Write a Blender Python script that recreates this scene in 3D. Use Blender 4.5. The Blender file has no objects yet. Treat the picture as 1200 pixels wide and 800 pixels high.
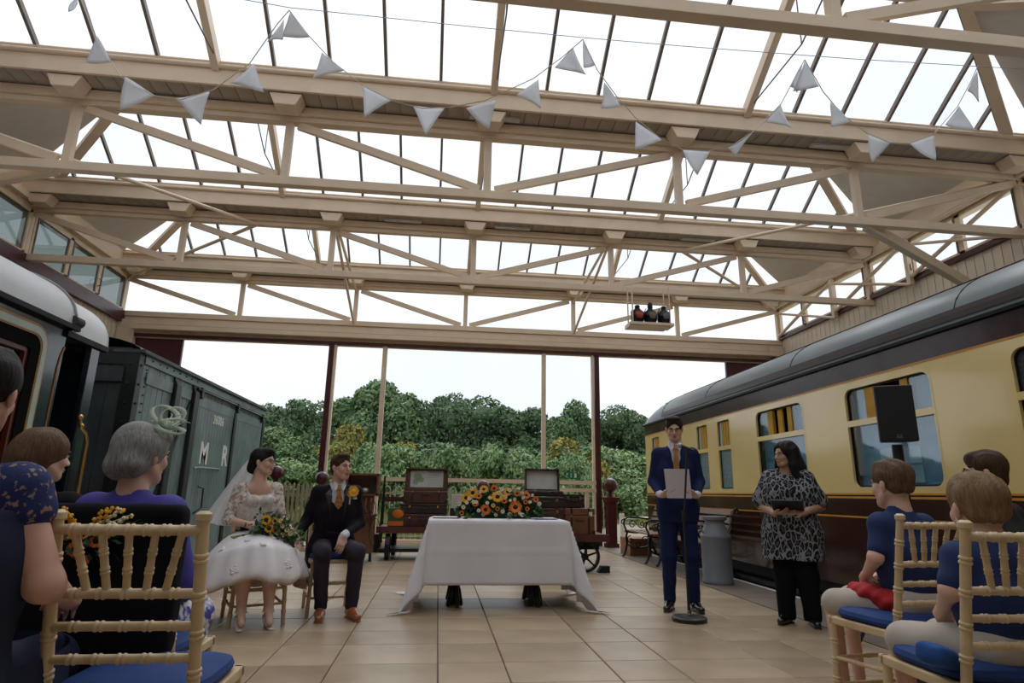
import bpy, math, random
import numpy as np
from mathutils import Vector, Matrix
random.seed(7); np.random.seed(7)
SC = bpy.context.scene
COL = SC.collection
# ---------------------------------------------------------------- camera
cam_d = bpy.data.cameras.new('camera'); cam = bpy.data.objects.new('camera', cam_d); COL.objects.link(cam)
cam_d.sensor_width = 36; cam_d.lens = 711.95*36/1200; cam_d.clip_end = 500
R_ = (0.99297143, -0.1173286, 0.01554817); U_ = (-0.04343484, -0.23904892, 0.97003558); F_ = (0.11009614, 0.96389295, 0.2424649)
cam.matrix_world = Matrix(((R_[0], U_[0], -F_[0], 0), (R_[1], U_[1], -F_[1], 0), (R_[2], U_[2], -F_[2], 1.05), (0, 0, 0, 1)))
SC.camera = cam
# ---------------------------------------------------------------- sky: bright overcast
world = bpy.data.worlds.new('overcast_sky'); SC.world = world; world.use_nodes = True
nt = world.node_tree; nt.nodes.clear()
wo = nt.nodes.new('ShaderNodeOutputWorld'); bg = nt.nodes.new('ShaderNodeBackground')
tc = nt.nodes.new('ShaderNodeTexCoord'); ns = nt.nodes.new('ShaderNodeTexNoise'); ns.inputs['Scale'].default_value = 2.2; ns.inputs['Detail'].default_value = 4
cr = nt.nodes.new('ShaderNodeValToRGB')
cr.color_ramp.elements[0].position = .3; cr.color_ramp.elements[0].color = (.70, .76, .81, 1)
cr.color_ramp.elements[1].position = .65; cr.color_ramp.elements[1].color = (.80, .84, .87, 1)
nt.links.new(tc.outputs['Generated'], ns.inputs['Vector']); nt.links.new(ns.outputs['Fac'], cr.inputs['Fac'])
sx = nt.nodes.new('ShaderNodeSeparateXYZ'); mr = nt.nodes.new('ShaderNodeMapRange'); mu = nt.nodes.new('ShaderNodeVectorMath'); mu.operation = 'SCALE'
mr.inputs['From Min'].default_value = 0; mr.inputs['From Max'].default_value = 1; mr.inputs['To Min'].default_value = .80; mr.inputs['To Max'].default_value = 1.06   # overcast: a little brighter overhead
nt.links.new(tc.outputs['Generated'], sx.inputs[0]); nt.links.new(sx.outputs['Z'], mr.inputs['Value']); nt.links.new(cr.outputs['Color'], mu.inputs[0]); nt.links.new(mr.outputs[0], mu.inputs['Scale'])
nt.links.new(mu.outputs[0], bg.inputs['Color']); nt.links.new(bg.outputs['Background'], wo.inputs['Surface'])
bg.inputs['Strength'].default_value = 1.0
vs = SC.view_settings
SC.display_settings.display_device = 'sRGB'
vs.view_transform = 'Standard'; vs.look = 'None'; vs.gamma = 1.0; vs.use_curve_mapping = False; vs.exposure = 0.68
# soft sun behind the cloud
sd = bpy.data.lights.new('cloud_sun', 'SUN'); sd.energy = 0.9; sd.angle = math.radians(40); sd.color = (1, .97, .92)
so = bpy.data.objects.new('cloud_sun', sd); so.rotation_euler = (math.radians(-28), math.radians(12), 0); COL.objects.link(so)

# ---------------------------------------------------------------- materials
MATS = {}
def mat(name, col, rough=.6, metal=0, var=.12, vscale=6, bump=0, bscale=40, spec=.5, coat=0, sheen=0):
    if name in MATS: return MATS[name]
    m = bpy.data.materials.new(name); m.use_nodes = True; n = m.node_tree; b = n.nodes['Principled BSDF']
    b.inputs['Roughness'].default_value = rough; b.inputs['Metallic'].default_value = metal
    b.inputs['Specular IOR Level'].default_value = spec
    if coat: b.inputs['Coat Weight'].default_value = coat; b.inputs['Coat Roughness'].default_value = .08
    if sheen: b.inputs['Sheen Weight'].default_value = sheen
    t = n.nodes.new('ShaderNodeTexCoord'); q = n.nodes.new('ShaderNodeTexNoise'); q.inputs['Scale'].default_value = vscale; q.inputs['Detail'].default_value = 5
    n.links.new(t.outputs['Object'], q.inputs['Vector'])
    r = n.nodes.new('ShaderNodeValToRGB'); c = Vector(col)
    r.color_ramp.elements[0].position = .3; r.color_ramp.elements[1].position = .7
    r.color_ramp.elements[0].color = (*[max(0, x*(1-var)) for x in col], 1); r.color_ramp.elements[1].color = (*[min(1, x*(1+var)) for x in col], 1)
    n.links.new(q.outputs['Fac'], r.inputs['Fac']); n.links.new(r.outputs['Color'], b.inputs['Base Color'])
    if bump:
        q2 = n.nodes.new('ShaderNodeTexNoise'); q2.inputs['Scale'].default_value = bscale; q2.inputs['Detail'].default_value = 4
        n.links.new(t.outputs['Object'], q2.inputs['Vector'])
        bp = n.nodes.new('ShaderNodeBump'); bp.inputs['Strength'].default_value = bump; bp.inputs['Distance'].default_value = .01
        n.links.new(q2.outputs['Fac'], bp.inputs['Height']); n.links.new(bp.outputs['Normal'], b.inputs['Normal'])
    MATS[name] = m; return m
def two_tone(name, c1, c2, scale, thr=.5, soft=.03, rough=.7, kind='noise', stretch=(1, 1, 1), coord='Object', bump=0):
    """a printed / woven pattern of two colours"""
    m = bpy.data.materials.new(name); m.use_nodes = True; n = m.node_tree; b = n.nodes['Principled BSDF']; b.inputs['Roughness'].default_value = rough
    t = n.nodes.new('ShaderNodeTexCoord'); mp = n.nodes.new('ShaderNodeMapping'); mp.inputs['Scale'].default_value = stretch
    n.links.new(t.outputs[coord], mp.inputs['Vector'])
    if kind == 'noise': q = n.nodes.new('ShaderNodeTexNoise'); q.inputs['Detail'].default_value = 3; out = q.outputs['Fac']
    else:
        q = n.nodes.new('ShaderNodeTexVoronoi'); q.feature = 'DISTANCE_TO_EDGE' if kind == 'edge' else 'F1'; out = q.outputs['Distance']
    q.inputs['Scale'].default_value = scale; n.links.new(mp.outputs['Vector'], q.inputs['Vector'])
    r = n.nodes.new('ShaderNodeValToRGB'); r.color_ramp.elements[0].position = thr-soft; r.color_ramp.elements[1].position = thr+soft
    r.color_ramp.elements[0].color = (*c1, 1); r.color_ramp.elements[1].color = (*c2, 1)
    n.links.new(out, r.inputs['Fac']); n.links.new(r.outputs['Color'], b.inputs['Base Color'])
    if bump:
        bp = n.nodes.new('ShaderNodeBump'); bp.inputs['Strength'].default_value = bump; bp.inputs['Distance'].default_value = .004
        n.links.new(out, bp.inputs['Height']); n.links.new(bp.outputs['Normal'], b.inputs['Normal'])
    MATS[name] = m; return m
def glassmat(name, tint=(.95, .98, 1), gloss=.08, rough=.02):
    m = bpy.data.materials.new(name); m.use_nodes = True; n = m.node_tree; n.nodes.clear()
    o = n.nodes.new('ShaderNodeOutputMaterial'); mx = n.nodes.new('ShaderNodeMixShader'); t = n.nodes.new('ShaderNodeBsdfTransparent'); g = n.nodes.new('ShaderNodeBsdfGlossy')
    t.inputs['Color'].default_value = (*tint, 1); g.inputs['Roughness'].default_value = rough
    lw = n.nodes.new('ShaderNodeLayerWeight'); lw.inputs['Blend'].default_value = .25
    ma = n.nodes.new('ShaderNodeMath'); ma.operation = 'MULTIPLY_ADD'; ma.inputs[1].default_value = .12; ma.inputs[2].default_value = gloss
    n.links.new(lw.outputs['Facing'], ma.inputs[0]); n.links.new(ma.outputs[0], mx.inputs['Fac'])
    n.links.new(t.outputs[0], mx.inputs[1]); n.links.new(g.outputs[0], mx.inputs[2]); n.links.new(mx.outputs[0], o.inputs['Surface'])
    MATS[name] = m; return m
def veilmat(name, col, alpha, tl=.45):
    m = bpy.data.materials.new(name); m.use_nodes = True; n = m.node_tree; n.nodes.clear()
    o = n.nodes.new('ShaderNodeOutputMaterial'); mx = n.nodes.new('ShaderNodeMixShader'); t = n.nodes.new('ShaderNodeBsdfTransparent')
    ad = n.nodes.new('ShaderNodeMixShader'); ad.inputs['Fac'].default_value = tl
    d = n.nodes.new('ShaderNodeBsdfDiffuse'); tr = n.nodes.new('ShaderNodeBsdfTranslucent'); d.inputs['Color'].default_value = (*col, 1); tr.inputs['Color'].default_value = (*col, 1)
    n.links.new(d.outputs[0], ad.inputs[1]); n.links.new(tr.outputs[0], ad.inputs[2]); mx.inputs['Fac'].default_value = alpha
    n.links.new(t.outputs[0], mx.inputs[1]); n.links.new(ad.outputs[0], mx.inputs[2]); n.links.new(mx.outputs[0], o.inputs['Surface'])
    MATS[name] = m; return m

# ---------------------------------------------------------------- objects
def tag(o, label=None, cat=None, group=None, kind=None):
    if label: o['label'] = label
    if cat: o['category'] = cat
    if group: o['group'] = group
    if kind: o['kind'] = kind
    return o
def thing(name, label, cat, loc=(0, 0, 0), group=None, kind=None):
    o = bpy.data.objects.new(name, None); COL.objects.link(o); o.location = loc; o.empty_display_size = .2
    tag(o, label, cat, group, kind); return o
def wloc(o):
    p = Vector((0, 0, 0))
    while o: p = p+o.location; o = o.parent
    return p
def link_mesh(name, me, mt, parent=None, smooth=False, autosm=None):
    if mt and not me.materials: me.materials.append(mt)
    if smooth: me.polygons.foreach_set('use_smooth', [True]*len(me.polygons))
    o = bpy.data.objects.new(name, me); COL.objects.link(o)
    if parent: o.parent = parent
    if autosm and smooth:
        try: me.set_sharp_from_angle(angle=math.radians(autosm))
        except Exception: pass
    return o
class MB:
    def __init__(s): s.v = []; s.f = []
    def add(s, vs, fs):
        k = len(s.v); s.v += [tuple(map(float, p)) for p in vs]; s.f += [tuple(k+i for i in f) for f in fs]; return s
    def box(s, c, d, rz=0, R=None):
        M = R or Matrix.Rotation(rz, 3, 'Z'); vs = []
        for x in (-.5, .5):
            for y in (-.5, .5):
                for z in (-.5, .5): vs.append(Vector(c)+M @ Vector((x*d[0], y*d[1], z*d[2])))
        return s.add(vs, [(0, 1, 3, 2), (4, 6, 7, 5), (0, 4, 5, 1), (2, 3, 7, 6), (0, 2, 6, 4), (1, 5, 7, 3)])
    def bb(s, x0, x1, y0, y1, z0, z1): return s.box(((x0+x1)/2, (y0+y1)/2, (z0+z1)/2), (x1-x0, y1-y0, z1-z0))
    def beam(s, p, q, w, h, up=(0, 0, 1)):
        p, q = Vector(p), Vector(q); d = (q-p); L = d.length; d.normalize(); u = Vector(up); x = d.cross(u)
        if x.length < 1e-4: u = Vector((0, 1, 0)); x = d.cross(u)
        x.normalize(); u = x.cross(d); M = Matrix((x, d, u)).transposed(); return s.box((p+q)/2, (w, L, h), R=M)
    def tube(s, pts, r, n=8, caps=True):
        pts = [Vector(p) for p in pts]; N = len(pts); rs = r if isinstance(r, (list, tuple)) else [r]*N; vs = []; fs = []
        t0 = (pts[1]-pts[0]).normalized(); a = t0.orthogonal().normalized()
        for i, p in enumerate(pts):
            t = (pts[min(i+1, N-1)]-pts[max(i-1, 0)]);
            if t.length < 1e-6: t = t0
            t.normalize(); a = (a-t*a.dot(t))
            if a.length < 1e-5: a = t.orthogonal()
            a.normalize(); b = t.cross(a)
            for k in range(n):
                an = 2*math.pi*k/n; vs.append(p+(a*math.cos(an)+b*math.sin(an))*rs[i])
        for i in range(N-1):
            for k in range(n): fs.append((i*n+k, i*n+(k+1) % n, (i+1)*n+(k+1) % n, (i+1)*n+k))
        if caps: fs.append(tuple(range(n))[::-1]); fs.append(tuple((N-1)*n+k for k in range(n)))
        return s.add(vs, fs)
    def lathe(s, prof, o=(0, 0, 0), n=24, R=None):
        vs = []; fs = []; M = R or Matrix.Identity(3); o = Vector(o)
        for r, z in prof:
            for k in range(n): a = 2*math.pi*k/n; vs.append(o+M @ Vector((r*math.cos(a), r*math.sin(a), z)))
        for i in range(len(prof)-1):
            for k in range(n): fs.append((i*n+k, i*n+(k+1) % n, (i+1)*n+(k+1) % n, (i+1)*n+k))
        fs.append(tuple(range(n))[::-1]); fs.append(tuple((len(prof)-1)*n+k for k in range(n))); return s.add(vs, fs)
    def ell(s, c, r, nu=14, nv=9, R=None):
        if isinstance(r, (int, float)): r = (r, r, r)
        M = R or Matrix.Identity(3); c = Vector(c); vs = [c+M @ Vector((0, 0, -r[2]))]; fs = []
        for j in range(1, nv):
            ph = -math.pi/2+math.pi*j/nv
            for k in range(nu): a = 2*math.pi*k/nu; vs.append(c+M @ Vector((r[0]*math.cos(ph)*math.cos(a), r[1]*math.cos(ph)*math.sin(a), r[2]*math.sin(ph))))
        vs.append(c+M @ Vector((0, 0, r[2]))); L = len(vs)-1
        for k in range(nu):
            fs.append((0, 1+(k+1) % nu, 1+k)); fs.append((L, L-nu+k, L-nu+(k+1) % nu))
            for j in range(nv-2): a = 1+j*nu; fs.append((a+k, a+(k+1) % nu, a+nu+(k+1) % nu, a+nu+k))
        return s.add(vs, fs)
    def prism(s, poly, d):
        """planar 3-D polygon extruded by vector d"""
        n = len(poly); d = Vector(d); vs = [Vector(p) for p in poly]+[Vector(p)+d for p in poly]
        fs = [tuple(range(n))[::-1], tuple(range(n, 2*n))]+[(i, (i+1) % n, n+(i+1) % n, n+i) for i in range(n)]; return s.add(vs, fs)
    def grid(s, fn, nu, nv, closed=False):
        vs = [fn(i/(nu-1) if not closed else i/nu, j/(nv-1)) for j in range(nv) for i in range(nu)]; fs = []
        for j in range(nv-1):
            for i in range(nu if closed else nu-1): fs.append((j*nu+i, j*nu+(i+1) % nu, (j+1)*nu+(i+1) % nu, (j+1)*nu+i))
        return s.add(vs, fs)
    def build(s, name, mt, parent=None, smooth=False, autosm=40, bevel=0, solid=0, kind=None):
        vs = s.v
        if parent: off = wloc(parent)
        else:
            a = np.array(vs); off = Vector(((a[:, 0].min()+a[:, 0].max())/2, (a[:, 1].min()+a[:, 1].max())/2, a[:, 2].min()))
        me = bpy.data.meshes.new(name); me.from_pydata([(x-off[0], y-off[1], z-off[2]) for x, y, z in vs], [], s.f); me.update()
        o = link_mesh(name, me, mt, parent, smooth, autosm)
        if not parent: o.location = off
        if bevel: b = o.modifiers.new('bevel', 'BEVEL'); b.width = bevel; b.segments = 2; b.limit_method = 'ANGLE'
        if solid: b = o.modifiers.new('thickness', 'SOLIDIFY'); b.thickness = solid; b.offset = 0
        if kind: o['kind'] = kind
        return o
def dup(o, parent=None, loc=None, rz=None, label=None, group=None, top=True):
    c = o.copy(); COL.objects.link(c)
    if parent: c.parent = parent
    for ch in list(o.children): dup(ch, c, top=False)
    if loc is not None: c.location = loc
    if rz is not None: c.rotation_euler = (0, 0, rz)
    if label: c['label'] = label
    if group: c['group'] = group
    return c

# ---------------------------------------------------------------- organic surfaces: a distance field turned into one skin
def rotm(yaw=0, pitch=0, roll=0):
    return np.array(Matrix.Rotation(yaw, 3, 'Z') @ Matrix.Rotation(pitch, 3, 'X') @ Matrix.Rotation(roll, 3, 'Y'))
class SDF:
    def __init__(s, h=.008): s.p = []; s.h = h; s.disp = None
    def cap(s, a, b, ra, rb, k=.02, op='u'):
        a, b = np.array(a, float), np.array(b, float); m = max(ra, rb); s.p.append(('c', np.minimum(a, b)-m, np.maximum(a, b)+m, k, op, (a, b, ra, rb))); return s
    def ell(s, c, r, R=None, k=.02, op='u'):
        c = np.array(c, float); r = np.array((r,)*3 if isinstance(r, (int, float)) else r, float)
        R = np.eye(3) if R is None else np.array(R); e = np.abs(R) @ r; s.p.append(('e', c-e, c+e, k, op, (c, r, R))); return s
    def box(s, c, hf, rad=.01, R=None, k=.02, op='u'):
        c = np.array(c, float); hf = np.array(hf, float); R = np.eye(3) if R is None else np.array(R); e = np.abs(R) @ (hf+rad)
        s.p.append(('b', c-e, c+e, k, op, (c, hf, rad, R))); return s
    def cut(s, p, n, k=.004):
        s.p.append(('p', None, None, k, 'i', (np.array(p, float), np.array(n, float)/np.linalg.norm(n)))); return s
    def mesh(s):
        h = s.h; lo = np.min([q[1] for q in s.p if q[4] == 'u'], 0)-3*h; hi = np.max([q[2] for q in s.p if q[4] == 'u'], 0)+3*h
        n = np.ceil((hi-lo)/h).astype(int)+1; D = np.full(n, 1.0, np.float32); ax = [lo[i]+h*np.arange(n[i]) for i in range(3)]
        for ty, a, b, k, op, q in s.p:
            if ty == 'p': sl = [slice(0, n[i]) for i in range(3)]
            else:
                m = k+2.5*h if op == 'u' else k+2.5*h
                i0 = np.maximum(np.floor((a-m-lo)/h).astype(int), 0); i1 = np.minimum(np.ceil((b+m-lo)/h).astype(int)+1, n)
                if np.any(i1 <= i0): continue
                sl = [slice(i0[i], i1[i]) for i in range(3)]
            X = ax[0][sl[0]][:, None, None].astype(np.float32); Y = ax[1][sl[1]][None, :, None].astype(np.float32); Z = ax[2][sl[2]][None, None, :].astype(np.float32)
            if ty == 'p': p, nn = q; d = (X-p[0])*nn[0]+(Y-p[1])*nn[1]+(Z-p[2])*nn[2]
            elif ty == 'c':
                A, B, ra, rb = q; v = B-A; L = max(float(v @ v), 1e-12); t = np.clip(((X-A[0])*v[0]+(Y-A[1])*v[1]+(Z-A[2])*v[2])/L, 0, 1)
                d = np.sqrt((X-A[0]-t*v[0])**2+(Y-A[1]-t*v[1])**2+(Z-A[2]-t*v[2])**2)-(ra+(rb-ra)*t)
            else:
                c, R = q[0], q[-1]; x, y, z = X-c[0], Y-c[1], Z-c[2]
                u = [R[0][i]*x+R[1][i]*y+R[2][i]*z for i in range(3)]
                if ty == 'e':
                    r = q[1]; k0 = np.sqrt((u[0]/r[0])**2+(u[1]/r[1])**2+(u[2]/r[2])**2); k1 = np.sqrt((u[0]/r[0]**2)**2+(u[1]/r[1]**2)**2+(u[2]/r[2]**2)**2)+1e-9
                    d = k0*(k0-1)/k1
                else:
                    hf, rad = q[1], q[2]; w = [np.abs(u[i])-hf[i] for i in range(3)]
                    d = np.sqrt(sum(np.maximum(v, 0)**2 for v in w))+np.minimum(np.maximum(np.maximum(w[0], w[1]), w[2]), 0)-rad
            S = D[sl[0], sl[1], sl[2]]
            if op == 'u': hh = np.maximum(k-np.abs(S-d), 0)/k; D[sl[0], sl[1], sl[2]] = np.minimum(S, d)-hh*hh*k*.25
            else:
                if op == 's': d = -d
                hh = np.maximum(k-np.abs(S-d), 0)/k; D[sl[0], sl[1], sl[2]] = np.maximum(S, d)+hh*hh*k*.25
        if s.disp: D = D+s.disp(ax[0][:, None, None], ax[1][None, :, None], ax[2][None, None, :]).astype(np.float32)*(np.abs(D) < .06)
        return nets(D, lo, h)
def nets(D, lo, h):
    sg = D < 0; n = D.shape; c = np.zeros(tuple(k-1 for k in n), np.uint8)
    for i in (0, 1):
        for j in (0, 1):
            for k in (0, 1): c += sg[i:n[0]-1+i, j:n[1]-1+j, k:n[2]-1+k]
    I = np.argwhere((c > 0) & (c < 8)); idx = np.full(c.shape, -1, np.int32); idx[I[:, 0], I[:, 1], I[:, 2]] = np.arange(len(I))
    acc = np.zeros((len(I), 3)); cnt = np.zeros(len(I))
    cs = [(i, j, k) for i in (0, 1) for j in (0, 1) for k in (0, 1)]
    for a in cs:
        for b in cs:
            if sum(abs(a[i]-b[i]) for i in range(3)) != 1 or a > b: continue
            da = D[I[:, 0]+a[0], I[:, 1]+a[1], I[:, 2]+a[2]]; db = D[I[:, 0]+b[0], I[:, 1]+b[1], I[:, 2]+b[2]]
            m = (da < 0) != (db < 0); t = np.where(m, da/np.where(m, da-db, 1), 0)
            for i in range(3): acc[:, i] += np.where(m, a[i]+t*(b[i]-a[i]), 0)
            cnt += m
    V = (I+acc/cnt[:, None])*h+lo; F = []
    for axx in range(3):
        o = [0, 0, 0]; o[axx] = 1; a1, a2 = (axx+1) % 3, (axx+2) % 3
        A = sg[:n[0]-o[0], :n[1]-o[1], :n[2]-o[2]]; B = sg[o[0]:, o[1]:, o[2]:]
        E = np.argwhere(A != B); E = E[(E[:, a1] > 0) & (E[:, a2] > 0) & (E[:, a1] < n[a1]-1) & (E[:, a2] < n[a2]-1)]
        if not len(E): continue
        def g(d1, d2):
            e = E.copy(); e[:, a1] -= d1; e[:, a2] -= d2; return idx[e[:, 0], e[:, 1], e[:, 2]]
        Q = np.stack([g(0, 0), g(1, 0), g(1, 1), g(0, 1)], 1); fl = A[E[:, 0], E[:, 1], E[:, 2]]; Q[~fl] = Q[~fl][:, ::-1]; F.append(Q)
    F = np.concatenate(F); F = F[(F >= 0).all(1)]
    # light smoothing
    nb = np.zeros_like(V); ct = np.zeros(len(V))
    for i in range(4):
        for sft in (1, 3): np.add.at(nb, F[:, i], V[F[:, (i+sft) % 4]]); np.add.at(ct, F[:, i], 1)
    V = V*.5+.5*nb/np.maximum(ct, 1)[:, None]
    return V, F
def skin(name, s, mt, parent=None, kind=None, decim=None):
    V, F = s.mesh(); off = wloc(parent) if parent else Vector((0, 0, 0))
    me = bpy.data.meshes.new(name); me.vertices.add(len(V)); me.vertices.foreach_set('co', (V-np.array(off)).astype(np.float32).ravel())
    me.loops.add(F.size); me.loops.foreach_set('vertex_index', F.astype(np.int32).ravel())
    me.polygons.add(len(F)); me.polygons.foreach_set('loop_start', np.arange(0, F.size, 4, dtype=np.int32)); me.polygons.foreach_set('loop_total', np.full(len(F), 4, np.int32))
    me.update(calc_edges=True); me.validate()
    o = link_mesh(name, me, mt, parent, True, None)
    if kind: o['kind'] = kind
    return o
def text_mesh(txt, size, mt, name, parent, M, ext=.002, width=None, align='CENTER', bold=0):
    """flat raised lettering; M maps text plane (x right, y up) to the world"""
    cu = bpy.data.curves.new(name, 'FONT'); cu.body = txt; cu.size = size; cu.extrude = ext; cu.align_x = align; cu.offset = bold; cu.resolution_u = 3
    ob = bpy.data.objects.new(name, cu); COL.objects.link(ob); bpy.context.view_layer.update()
    dg = bpy.context.evaluated_depsgraph_get(); me = bpy.data.meshes.new_from_object(ob.evaluated_get(dg)); bpy.data.objects.remove(ob)
    me.transform(M); off = wloc(parent); me.transform(Matrix.Translation(-off)); me.materials.clear(); return link_mesh(name, me, mt, parent)
# ================================================================ materials of the place
BEIGE = mat('cream_paint', (.80, .63, .46), .45, var=.06, vscale=3)
BEIGE2 = mat('cream_board_paint', (.78, .65, .50), .6, var=.1, vscale=2)
SOFFIT = mat('soffit_board_paint', (.42, .35, .28), .7, var=.22, vscale=2.5)  # darker cream for the gutter soffits, blotched at random
BAR = mat('glazing_bar_paint', (.20, .155, .125), .5)
MAROON = mat('maroon_paint', (.075, .012, .016), .3, var=.15)
PLASTER = mat('grey_plaster', (.72, .68, .63), .8, var=.04)
GLASS = glassmat('clear_glass', (.98, .99, 1), .0)
ROOFGLASS = glassmat('roof_glass', (.97, .98, 1), .02, .15)
SIDEGLASS = glassmat('side_glass', (.40, .44, .43), .07, .03)
IRON = mat('black_iron', (.012, .012, .013), .35, metal=.3)
XL, XR = -6.8, 7.95
TY = [3.69, 6.86, 10.03, 13.2]
NODES = [XL-.05, -4.42, -1.99, .44, 2.92, 5.41, XR]
ZB0, ZB1, ZT0, ZT1 = 4.56, 4.67, 5.41, 5.58
# ---------------------------------------------------------------- floor
def tilemat(name, c):
    m = mat(name, c, .34, var=.18, vscale=2.2, bump=.06, bscale=30); return m
TM = [tilemat('stone_tile_%s' % n, c) for n, c in (('sand', (.40, .30, .195)), ('tan', (.36, .265, .17)), ('honey', (.42, .315, .205)), ('brown', (.33, .24, .155)))]
floor = MB().bb(-3.6, 3.96, -4, 13.45, -.25, -.012).build('floor', mat('grout', (.10, .075, .055), .9)); tag(floor, 'tan stone tiled platform floor', kind='structure')
xs = []; x = -1.03
while x > -3.6: x -= .65 if len(xs) % 2 == 0 else .43; xs.append(x)
xs = xs[::-1]+[-1.03]; x = -1.03; i = 0
while x < 3.2: x += (.42, .655)[i % 2]; i += 1; xs.append(x)
xs = [max(-3.6, x) for x in xs]; xs[-1] = 3.27
ys = [4.25]; i = 0
while ys[-1] < 13.4: ys.append(ys[-1]+(.51, .435)[i % 2]); i += 1
y = 4.25; i = 0
while y > .3: y -= (.435, .51)[i % 2]; i += 1; ys.insert(0, y)
ys[-1] = 13.45
cache = {}; cnt = 0; rest = MB()
def tile_obj(x0, x1, y0, y1, name='tile'):
    key = (round(x1-x0, 3), round(y1-y0, 3), random.randrange(4)); g = .0035
    if key not in cache:
        b = MB(); w, h = (x1-x0)/2-g, (y1-y0)/2-g; e = .004
        b.add([(-w, -h, -.015), (w, -h, -.015), (w, h, -.015), (-w, h, -.015), (-w, -h, -e), (w, -h, -e), (w, h, -e), (-w, h, -e), (-w+e, -h+e, 0), (w-e, -h+e, 0), (w-e, h-e, 0), (-w+e, h-e, 0)],
              [(0, 1, 5, 4), (1, 2, 6, 5), (2, 3, 7, 6), (3, 0, 4, 7), (4, 5, 9, 8), (5, 6, 10, 9), (6, 7, 11, 10), (7, 4, 8, 11), (8, 9, 10, 11)])
        me = bpy.data.meshes.new('tile'); me.from_pydata(b.v, [], b.f); me.materials.append(TM[key[2]]); cache[key] = me
    o = bpy.data.objects.new(name, cache[key]); COL.objects.link(o); o.parent = floor
    o.location = Vector(((x0+x1)/2, (y0+y1)/2, 0))-floor.location
    return o
cells = [(xs[a], xs[a+1], ys[b], ys[b+1]) for a in range(len(xs)-1) for b in range(len(ys)-1) if xs[a+1]-xs[a] > .02]
def seen(c):
    X, Y = (c[0]+c[1])/2, (c[2]+c[3])/2; return Y > 3.2 and -.75*Y-.3 < X
vis = sorted([c for c in cells if seen(c)], key=lambda c: c[3])[:262]; viss = set(vis)
for c in cells:
    if c in viss: tile_obj(*c)
    else: rest.bb(c[0]+.0035, c[1]-.0035, c[2]+.0035, c[3]-.0035, -.015, 0)
rest.build('tile', TM[1], floor, kind='stuff')
EDGE = mat('edge_slab_stone', (.20, .155, .12), .5, var=.15, vscale=3, bump=.08)
y = .4
while y < 13.4:
    MB().bb(3.28, 3.90, y+.004, min(y+.9, 13.44)-.004, -.015, .002).build('edge_slab', EDGE, floor); y += .9
MB().bb(3.905, 3.965, -2, 13.45, -.02, .004).build('white_edge_line', mat('white_line_paint', (.62, .62, .60), .6, var=.15, vscale=9), floor)
w = MB().bb(3.86, 3.955, -2, 13.45, -.95, -.02).build('wall_platform_edge_right', mat('platform_brick', (.05, .04, .035), .9)); tag(w, kind='structure')
t = MB().bb(3.96, 8.2, -4, 13.45, -1.05, -.95).build('trim_track_bed', mat('ballast', (.04, .036, .032), .95, var=.5, vscale=14, bump=1, bscale=25)); tag(t, kind='structure')
t = MB().bb(-7.2, -3.6, -4, 13.45, -1.05, -.95).build('trim_track_bed_left', MATS['ballast']); tag(t, kind='structure')
for xx in (4.83, 6.27):
    MB().bb(xx-.035, xx+.035, -4, 13.45, -.95, -.81).build('rail', mat('rail_steel', (.10, .08, .07), .4, metal=.7), t)
for xx in (-5.6, -4.16): MB().bb(xx-.035, xx+.035, -4, 13.45, -.95, -.81).build('rail', MATS['rail_steel'], t)
g = thing('drain_grating', 'dark metal drain grating let into the floor before the glazed wall', 'grating', (-1.2, 12.1, 0))
MB().bb(-2.4, .0, 11.6, 12.7, 0, .006).build('frame', mat('grate_dark', (.10, .10, .10), .5, metal=.5), g)
gb = MB()
for i in range(24): gb.bb(-2.38+i*.1, -2.34+i*.1, 11.62, 12.68, .006, .014)
gb.build('bar', mat('grate_steel', (.28, .28, .28), .4, metal=.6), g, kind='stuff')

# ---------------------------------------------------------------- roof trusses
ords = ['nearest, crossing the top right of the photo', 'second from the camera, under the bunting', 'third, carrying the railway lamp shelf', 'farthest, standing over the glazed end wall']
for ti, Y in enumerate(TY):
    t = thing('roof_truss', 'cream painted lattice roof truss, '+ords[ti], 'truss', (0, Y, ZB0), 'roof trusses')
    MB().bb(XL, XR, Y-.055, Y+.055, ZB0, ZB1).build('bottom_chord', BEIGE, t, bevel=.006)
    b = MB().bb(XL, XR, Y-.05, Y+.05, ZT0, ZT0+.07); b.bb(XL, XR, Y-.10, Y+.10, ZT0+.07, ZT1); b.build('top_chord', BEIGE, t, bevel=.006)
    for i, X in enumerate(NODES):
        w = .09 if 0 < i < 6 else .16
        MB().bb(X-w/2, X+w/2, Y-.04, Y+.04, ZB1, ZT0).build('post', BEIGE, t, bevel=.005)
    for i in range(6):
        a, b = NODES[i], NODES[i+1]
        p, q = ((a+.1, ZT0), (b-.1, ZB1)) if i < 3 else ((a+.1, ZB1), (b-.1, ZT0))
        MB().beam((p[0], Y, p[1]-.03 if i < 3 else p[1]+.03), (q[0], Y, q[1]+.03 if i < 3 else q[1]-.03), .05, .10, (0, 0, 1)).build('diagonal_brace', BEIGE, t, bevel=.004)
    if 0 < ti < 3:
        s = MB().beam((NODES[5]+.1, Y+.03, 4.60), (XR-.02, Y+.78, 3.97), .10, .14); s.build('knee_brace', BEIGE, t, bevel=.01) if ti == 1 else None
        if ti == 1: MB().beam((NODES[1]-.1, Y+.03, 4.60), (XL+.02, Y+.99, 4.55), .10, .12).build('knee_brace', BEIGE, t, bevel=.01)
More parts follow.
